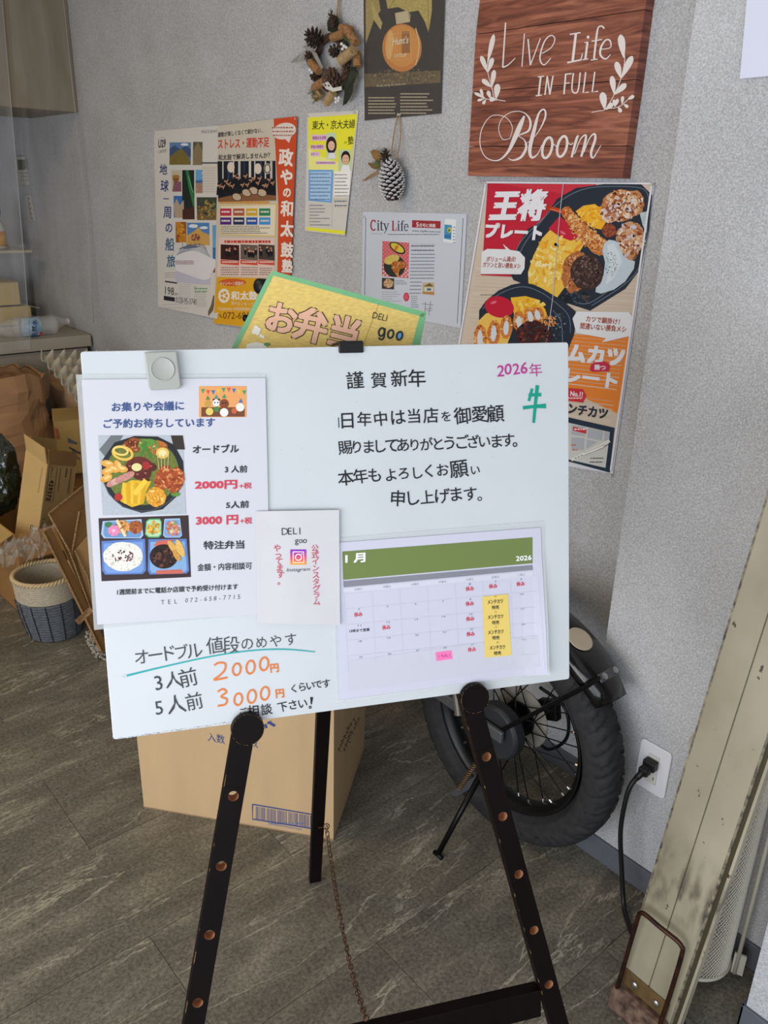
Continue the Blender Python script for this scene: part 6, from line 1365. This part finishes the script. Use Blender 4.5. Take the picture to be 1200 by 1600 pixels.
# two tone basket
bk = thing('basket', 'two tone woven basket, cream above and grey below, at the far left', 'basket', (-2.59, .775, 0))
TWC = mat('twine_cream', (182, 170, 148), .9, noise_amt=.15, scale=120, bump=.4, bscale=220); TWG = mat('twine_grey', (92, 96, 102), .9, noise_amt=.2, scale=90, bump=.4, bscale=220); TWK = mat('twine_dark', (40, 42, 48), .9)
def bc(z): return V((-2.59 + .02 * z / .23, .775 - .02 * z / .23, z))
def brad(z): t = z / .23; return .082 + .016 * math.sin(min(1, t * 1.3) * PI / 2)
def ringat(z, r, wob, seed, n=44): return [bc(z) + V((math.cos(2 * PI * k / n), math.sin(2 * PI * k / n), 0)) * (r + wob * noise.noise(V((k * .7, seed, 0)))) + V((0, 0, wob * .6 * noise.noise(V((k * .5, seed, 5))))) for k in range(n)]
k = 0; z = .006
while z < .148:
    th = .0062; MB().tube(ringat(z, brad(z), .0035, k), th * .95, 7, closed=True).build('grey_coil', TWG, bk, smooth=True); z += .0105; k += 1
while z < .222: MB().tube(ringat(z, brad(z) - .001, .001, k), .0045, 7, closed=True).build('cream_coil', TWC, bk, smooth=True); z += .0072; k += 1
for t in range(14):
    a0 = 2 * PI * t / 14; pts = [bc(z_ / 1000) + V((math.cos(a0), math.sin(a0), 0)) * (brad(z_ / 1000) + .0068) for z_ in range(4, 150, 12)]
    MB().tube(pts, .0016, 5).build('rib', TWK, bk, smooth=True)
rimz = .228
for ph_ in (0, PI / 1.0): MB().tube([bc(rimz) + V((math.cos(t), math.sin(t), 0)) * (.0975 + .004 * math.cos(t * 26 + ph_)) + V((0, 0, .004 * math.sin(t * 26 + ph_))) for t in [2 * PI * k / 200 for k in range(200)]], .0045, 6, closed=True).build('braided_rim', mat('rim_straw', (196, 174, 132), .85), bk, smooth=True)
MB().lathe([(.078, .001), (.078, .006)], bc(0), (0, 0, 1), 30).build('base', TWG, bk)
mb = MB(); n = 44; v2 = [bc(z_) + V((math.cos(2 * PI * k / n), math.sin(2 * PI * k / n), 0)) * (brad(z_) - .006) for z_ in (.006, .12, .222) for k in range(n)]
mb.add(v2, [(j * n + k, j * n + (k + 1) % n, (j + 1) * n + (k + 1) % n, (j + 1) * n + k) for j in range(2) for k in range(n)]); mb.build('lining', TWC, bk, smooth=True)
# flattened, tilted carton right of the basket
fc = thing('tilted_carton', 'tilted opened brown carton leaning between the basket and the whiteboard', 'box', (-2.36, .86, 0))
def pnl(px, X, m=CBB, nm='panel', th=.005): return panel(px, X, th, m, nm, fc)
pnl([(68, 831), (80, 824), (147, 962), (172, 1018), (159, 1020)], [-2.40, -2.42, -2.36, -2.31, -2.30])
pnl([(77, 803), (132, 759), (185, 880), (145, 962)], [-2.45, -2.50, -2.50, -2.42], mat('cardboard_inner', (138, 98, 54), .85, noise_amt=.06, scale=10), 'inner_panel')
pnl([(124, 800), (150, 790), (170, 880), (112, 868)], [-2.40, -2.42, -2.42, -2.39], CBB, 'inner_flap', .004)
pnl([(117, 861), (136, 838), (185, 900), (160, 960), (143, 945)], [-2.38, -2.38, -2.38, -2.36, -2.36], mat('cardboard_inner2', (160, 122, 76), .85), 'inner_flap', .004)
for px, X in (([(68, 831), (159, 1018)], (-2.398, -2.298)), ([(76, 803), (108, 860), (145, 960)], (-2.44, -2.375, -2.35)), ([(77, 802), (132, 758)], (-2.445, -2.495)), ([(124, 799), (112, 866)], (-2.395, -2.383)), ([(117, 860), (137, 900), (145, 944)], (-2.37, -2.36, -2.35))):
    MB().tube([xpl(x, y, q) for (x, y), q in zip(px, X)], .0032, 5).build('corrugated_edge', CBE, fc)
pnl([(118, 970), (141, 949), (146, 955), (124, 976)], [-2.24, -2.26, -2.25, -2.24], CBE, 'torn_flap', .004)
# chenille duster
du = thing('chenille_duster', 'grey chenille floor duster poking out under the tilted carton', 'duster', (-2.33, .82, 0))
CH = mat('chenille_grey', (164, 158, 146), .95, noise_amt=.15, scale=80)
pA_, pB_ = flr(139, 985, .03), flr(158, 1026, .012)
mb = MB()
for k in range(150):
    t = random.random(); c = pA_.lerp(pB_, t) + V((random.uniform(-.008, .008), random.uniform(-.012, .012), random.uniform(-.004, .006))); d_ = V((random.uniform(.0, 1), random.uniform(-1, .5), random.uniform(-.5, .6))).normalized() * random.uniform(.012, .02)
    e_ = c + d_; e_.z = max(e_.z, .005); c.z = max(c.z, .005); mb.tube([c, e_], .0032, 5)
tf_ = mb.build('tufts', CH, du, smooth=True); tf_['kind'] = 'stuff'
MB().tube([pA_ + V((-.02, .02, .0)), pB_ + V((-.02, .02, 0))], .008, 8).build('backing', mat('duster_backing', (150, 156, 170), .5), du, smooth=True)

# ================================================================== CLEAR VINYL CURTAIN STRIPS
def vinyl(name_mat, alpha, haze):
    m, nt, b = nodes(name_mat); L = nt.links.new; tc = nt.nodes.new('ShaderNodeTexCoord'); mp = nt.nodes.new('ShaderNodeMapping'); mp.inputs['Scale'].default_value = (1, 9, 1.2); L(tc.outputs['Object'], mp.inputs[0])
    n_ = nt.nodes.new('ShaderNodeTexNoise'); n_.inputs['Scale'].default_value = 3; n_.inputs['Detail'].default_value = 6; L(mp.outputs[0], n_.inputs['Vector'])
    r = nt.nodes.new('ShaderNodeMapRange'); r.inputs['From Min'].default_value = .35; r.inputs['From Max'].default_value = .75; r.inputs['To Min'].default_value = alpha; r.inputs['To Max'].default_value = haze; L(n_.outputs['Fac'], r.inputs['Value']); L(r.outputs[0], b.inputs['Alpha'])
    b.inputs['Base Color'].default_value = (.62, .63, .66, 1); b.inputs['Roughness'].default_value = .25; return m
def strip(label, X, pts, m):
    t = thing('vinyl_strip', label, 'curtain', (X, 1.0, .4)); ps = [xpl(x, y, X) for x, y in pts]
    nv = len(ps) // 2; N_ = 10; vs = []
    L_ = ps[:nv]; R_ = ps[nv:][::-1]
    for a__, b__ in zip(L_, R_):
        for k in range(N_ + 1): p = a__.lerp(b__, k / N_); vs.append(p + V((.008 * math.sin(k * 1.3), 0, 0)))
    MB().add(vs, [(j * (N_ + 1) + k, j * (N_ + 1) + k + 1, (j + 1) * (N_ + 1) + k + 1, (j + 1) * (N_ + 1) + k) for j in range(nv - 1) for k in range(N_)]).build('film', m, t, smooth=True)
    MB().tube([p + V((.002, 0, 0)) for p in R_], .0016, 6).build('hem', mat('vinyl_hem', (176, 176, 178), .3), t, smooth=True)
VM = vinyl('clear_vinyl', .10, .26); VM2 = vinyl('smeared_vinyl', .01, .16)
strip('clear vinyl curtain strip hanging at the far left edge, in front of the cabinet', -3.9, [(-80, -60), (-80, 200), (-80, 400), (-80, 560), (48, 545), (37, 400), (20, 200), (-2, -60)], VM)
strip('smeared clear vinyl strip hanging in front of the left wall corner', -3.86, [(8, -60), (28, 180), (46, 380), (58, 500), (146, 505), (140, 380), (118, 180), (92, -60)], VM2)

# ================================================================== WREATH AND HANGING PINE CONE
def wp(x, y, d): return wall(430 + x / 3.636, y / 3.636, YW - d)
CONEB = mat('cone_brown', (112, 84, 66), .8, rgb2=(58, 40, 32), scale=160); CONED = mat('cone_dark', (60, 44, 36), .85); TIPW = mat('cone_white_tip', (222, 222, 224), .7)
def pine_cone(par, o, ax, L_, R_, n_sc, m, tip=None, name='pine_cone', open_=.9):
    o, ax = V(o), V(ax).normalized(); u0 = ax.orthogonal().normalized(); w0 = ax.cross(u0)
    core = MB().lathe([(R_ * .1, 0), (R_ * .45, L_ * .12), (R_ * .5, L_ * .45), (R_ * .3, L_ * .8), (R_ * .04, L_ * .97)], o, ax, 12).build(name, CONED, par, smooth=True)
    sc = MB(); tp = MB()
    for k in range(n_sc):
        t = (k + .5) / n_sc; a_ = k * 2.39996; rad = R_ * (math.sin(PI * min(1, t * .88 + .12)) ** .6) ; h = L_ * t
        d = u0 * math.cos(a_) + w0 * math.sin(a_); s_ = ax.cross(d); up = ax * (L_ * .13) * (.4 + t)
        wd = max(.0025, rad * .42); b0 = o + ax * h + d * rad * .3; e = o + ax * h + d * rad + up * open_; mid = b0.lerp(e, .62) - ax * L_ * .01
        pts = [b0 - s_ * wd * .3, b0 + s_ * wd * .3, mid + s_ * wd * .62, e + s_ * wd * .32, e + up * .12, e - s_ * wd * .32, mid - s_ * wd * .62]
        sc.prism(pts, ax * L_ * .022)
        if tip: tp.prism([mid.lerp(e, .35) + s_ * wd * .52, e + s_ * wd * .36, e + up * .16, e - s_ * wd * .36, mid.lerp(e, .35) - s_ * wd * .52], ax * L_ * .03 + d * .0012)
    x = sc.build('scale_cluster', m, core); x['kind'] = 'stuff'
    if tip: y = tp.build('white_tips', tip, core); y['kind'] = 'stuff'
    return core
CORK = mat('cork', (178, 134, 88), .9, rgb2=(132, 92, 56), scale=180, bump=.3); CORKP = mat('cork_pale', (190, 162, 120), .9, rgb2=(160, 128, 88), scale=140)
wr = thing('wreath', 'small round wreath of wine corks, pine cones and white berries on the wall', 'wreath', wp(325, 600, 0))
TWIG = mat('twig', (74, 52, 38), .9, noise_amt=.3, scale=80)
rp = [wp(322 + 88 * math.cos(t), 375 + 150 * math.sin(t) - 15, .016) for t in [2 * PI * k / 40 for k in range(40)]]
for q in (0, 1, 2): MB().tube([p + V((.006 * math.cos(k * .8 + q * 2), -.004 * math.sin(k * .8 + q * 2), .006 * math.sin(k * .7 + q * 2))) for k, p in enumerate(rp)], .006, 7, closed=True).build('twig_ring', TWIG, wr, smooth=True)
def cork(x0, y0, x1, y1, m=CORK, d=.03, r=.0115):
    a_, b_ = wp(x0, y0, d), wp(x1, y1, d + .004); ax = (b_ - a_); l = ax.length
    MB().lathe([(r * .92, 0), (r, .0015), (r, l - .0015), (r * .92, l)], a_, ax, 18).build('cork', m, wr)
for c in ((325, 215, 395, 190), (405, 165, 460, 245), (372, 345, 445, 285, CORKP, .04, .0135), (462, 300, 468, 380, CORK, .022), (200, 355, 250, 405), (222, 500, 280, 460), (290, 585, 330, 525, CORKP, .036), (375, 160, 430, 175, CORK, .02), (258, 520, 225, 560, CORKP, .022)): cork(*c)
pine_cone(wr, wp(262, 245, .02), (-.15, -1, .5), .045, .028, 46, CONED, name='pine_cone', open_=1.2)
pine_cone(wr, wp(345, 450, .02), (.1, -1, -.1), .03, .031, 44, CONEB)
pine_cone(wr, wp(355, 290, .02), (.1, -1, -.1), .025, .018, 26, CONED); pine_cone(wr, wp(212, 322, .02), (-.3, -1, 0), .022, .018, 26, CONEB); pine_cone(wr, wp(240, 425, .018), (0, -1, -.2), .02, .018, 24, CONED)
pine_cone(wr, wp(415, 385, .02), (.2, -1, 0), .02, .014, 20, CONEB); pine_cone(wr, wp(330, 165, .034), (0, -.2, 1), .04, .014, 28, CONEB)
LFD = mat('dark_leaf', (38, 46, 32), .5, noise_amt=.3, scale=40)
def leaf3(pts, m, d, nm='leaf'):
    ps = [wp(x, y, d + .004 * math.sin(k * 1.7)) for k, (x, y) in enumerate(pts)]; MB().prism(ps, (0, -.0012, 0)).build(nm, m, wr_cur)
wr_cur = wr
leaf3([(300, 175), (296, 130), (310, 95), (332, 82), (355, 95), (364, 130), (355, 170), (330, 188)], LFD, .022)
leaf3([(385, 600), (395, 520), (388, 470), (420, 430), (430, 385), (455, 380), (474, 410), (468, 450), (445, 480), (440, 530), (405, 590)], LFD, .03)
RIB = mat('silver_ribbon', (176, 174, 172), .3, .3)
leaf3([(85, 355), (150, 300), (190, 270), (205, 285), (160, 325), (125, 355)], RIB, .028, 'ribbon_tail'); leaf3([(155, 265), (205, 240), (240, 262), (225, 300), (185, 285)], RIB, .034, 'ribbon_bow'); leaf3([(205, 285), (235, 300), (275, 385), (262, 392), (225, 330)], RIB, .036, 'ribbon_tail')
leaf3([(272, 478), (300, 462), (330, 500), (378, 490), (380, 512), (330, 522), (290, 505)], mat('white_ribbon', (226, 224, 220), .6), .045, 'ribbon_bow')
BER = mat('white_berry', (232, 232, 234), .4)
for x, y in ((378, 250), (392, 262), (383, 278), (404, 270), (344, 560), (358, 572), (345, 580), (362, 556), (198, 398), (208, 412)):
    c = wp(x, y, .046); MB().lathe([(.0005, -.0045), (.003, -.0035), (.0045, 0), (.003, .0035), (.0005, .0045)], c, (0, -1, 0), 12).build('berry', BER, wr, smooth=True)
GRN = mat('sprig_green', (84, 98, 52), .8)
for cx, cy, n_ in ((405, 225, 22), (215, 520, 18), (232, 560, 10)):
    mb = MB()
    for k in range(n_): a_ = random.random() * 2 * PI; r_ = random.uniform(18, 42); mb.tube([wp(cx, cy, .034), wp(cx + r_ * math.cos(a_), cy + r_ * math.sin(a_), .038 + random.uniform(0, .01))], .0008, 4)
    mb.build('sprig', GRN, wr)['kind'] = 'stuff'
ROPE = mat('jute_cord', (168, 138, 96), .9, noise_amt=.2, scale=200)
MB().tube([wp(345, 150, .02), wp(352, 60, .012), wp(362, -30, .006), wp(365, -120, .004)], .0016, 6).tube([wp(358, 130, .02), wp(365, 60, .012), wp(368, -30, .006)], .0012, 6).build('hanging_cord', ROPE, wr, smooth=True)

hc = thing('pine_cone_ornament', 'white tipped pine cone ornament hanging on a cord below the vintage advert', 'ornament', wp(660, 1160, 0)); wr_cur = hc
top = wp(655, 915, .042); bot = wp(668, 1140, .042)
pine_cone(hc, bot, top - bot, (top - bot).length, .0345, 120, CONED, TIPW, open_=.35)
t2 = wp(632, 860, .036); pine_cone(hc, wp(632, 930, .036), (0, -.15, 1), .034, .018, 36, CONED, None)
BLF = mat('bronze_leaf', (126, 88, 48), .55, rgb2=(150, 118, 70), scale=30)
leaf3([(595, 935), (560, 900), (542, 862), (560, 848), (590, 858), (605, 890)], BLF, .026); leaf3([(590, 945), (555, 925), (525, 925), (550, 955), (585, 965)], BLF, .022)
leaf3([(580, 970), (545, 990), (492, 1030), (520, 1025), (560, 1000), (590, 985)], mat('pale_leaf', (160, 130, 92), .6), .028)
mb = MB()
for k in range(20): a_ = PI * .5 + random.random() * PI; mb.tube([wp(595, 940, .034), wp(595 + 38 * math.cos(a_), 940 + 38 * math.sin(a_), .04)], .0008, 4)
mb.build('sprig', GRN, hc)['kind'] = 'stuff'
MB().tube(smoothpath([tuple(p) for p in (wp(660, 870, .036), wp(672, 780, .018), wp(692, 668, .006), wp(702, 655, .0075), wp(706, 668, .006), wp(712, 780, .014), wp(690, 905, .036))], 5), .0016, 6).build('hanging_cord', ROPE, hc, smooth=True)
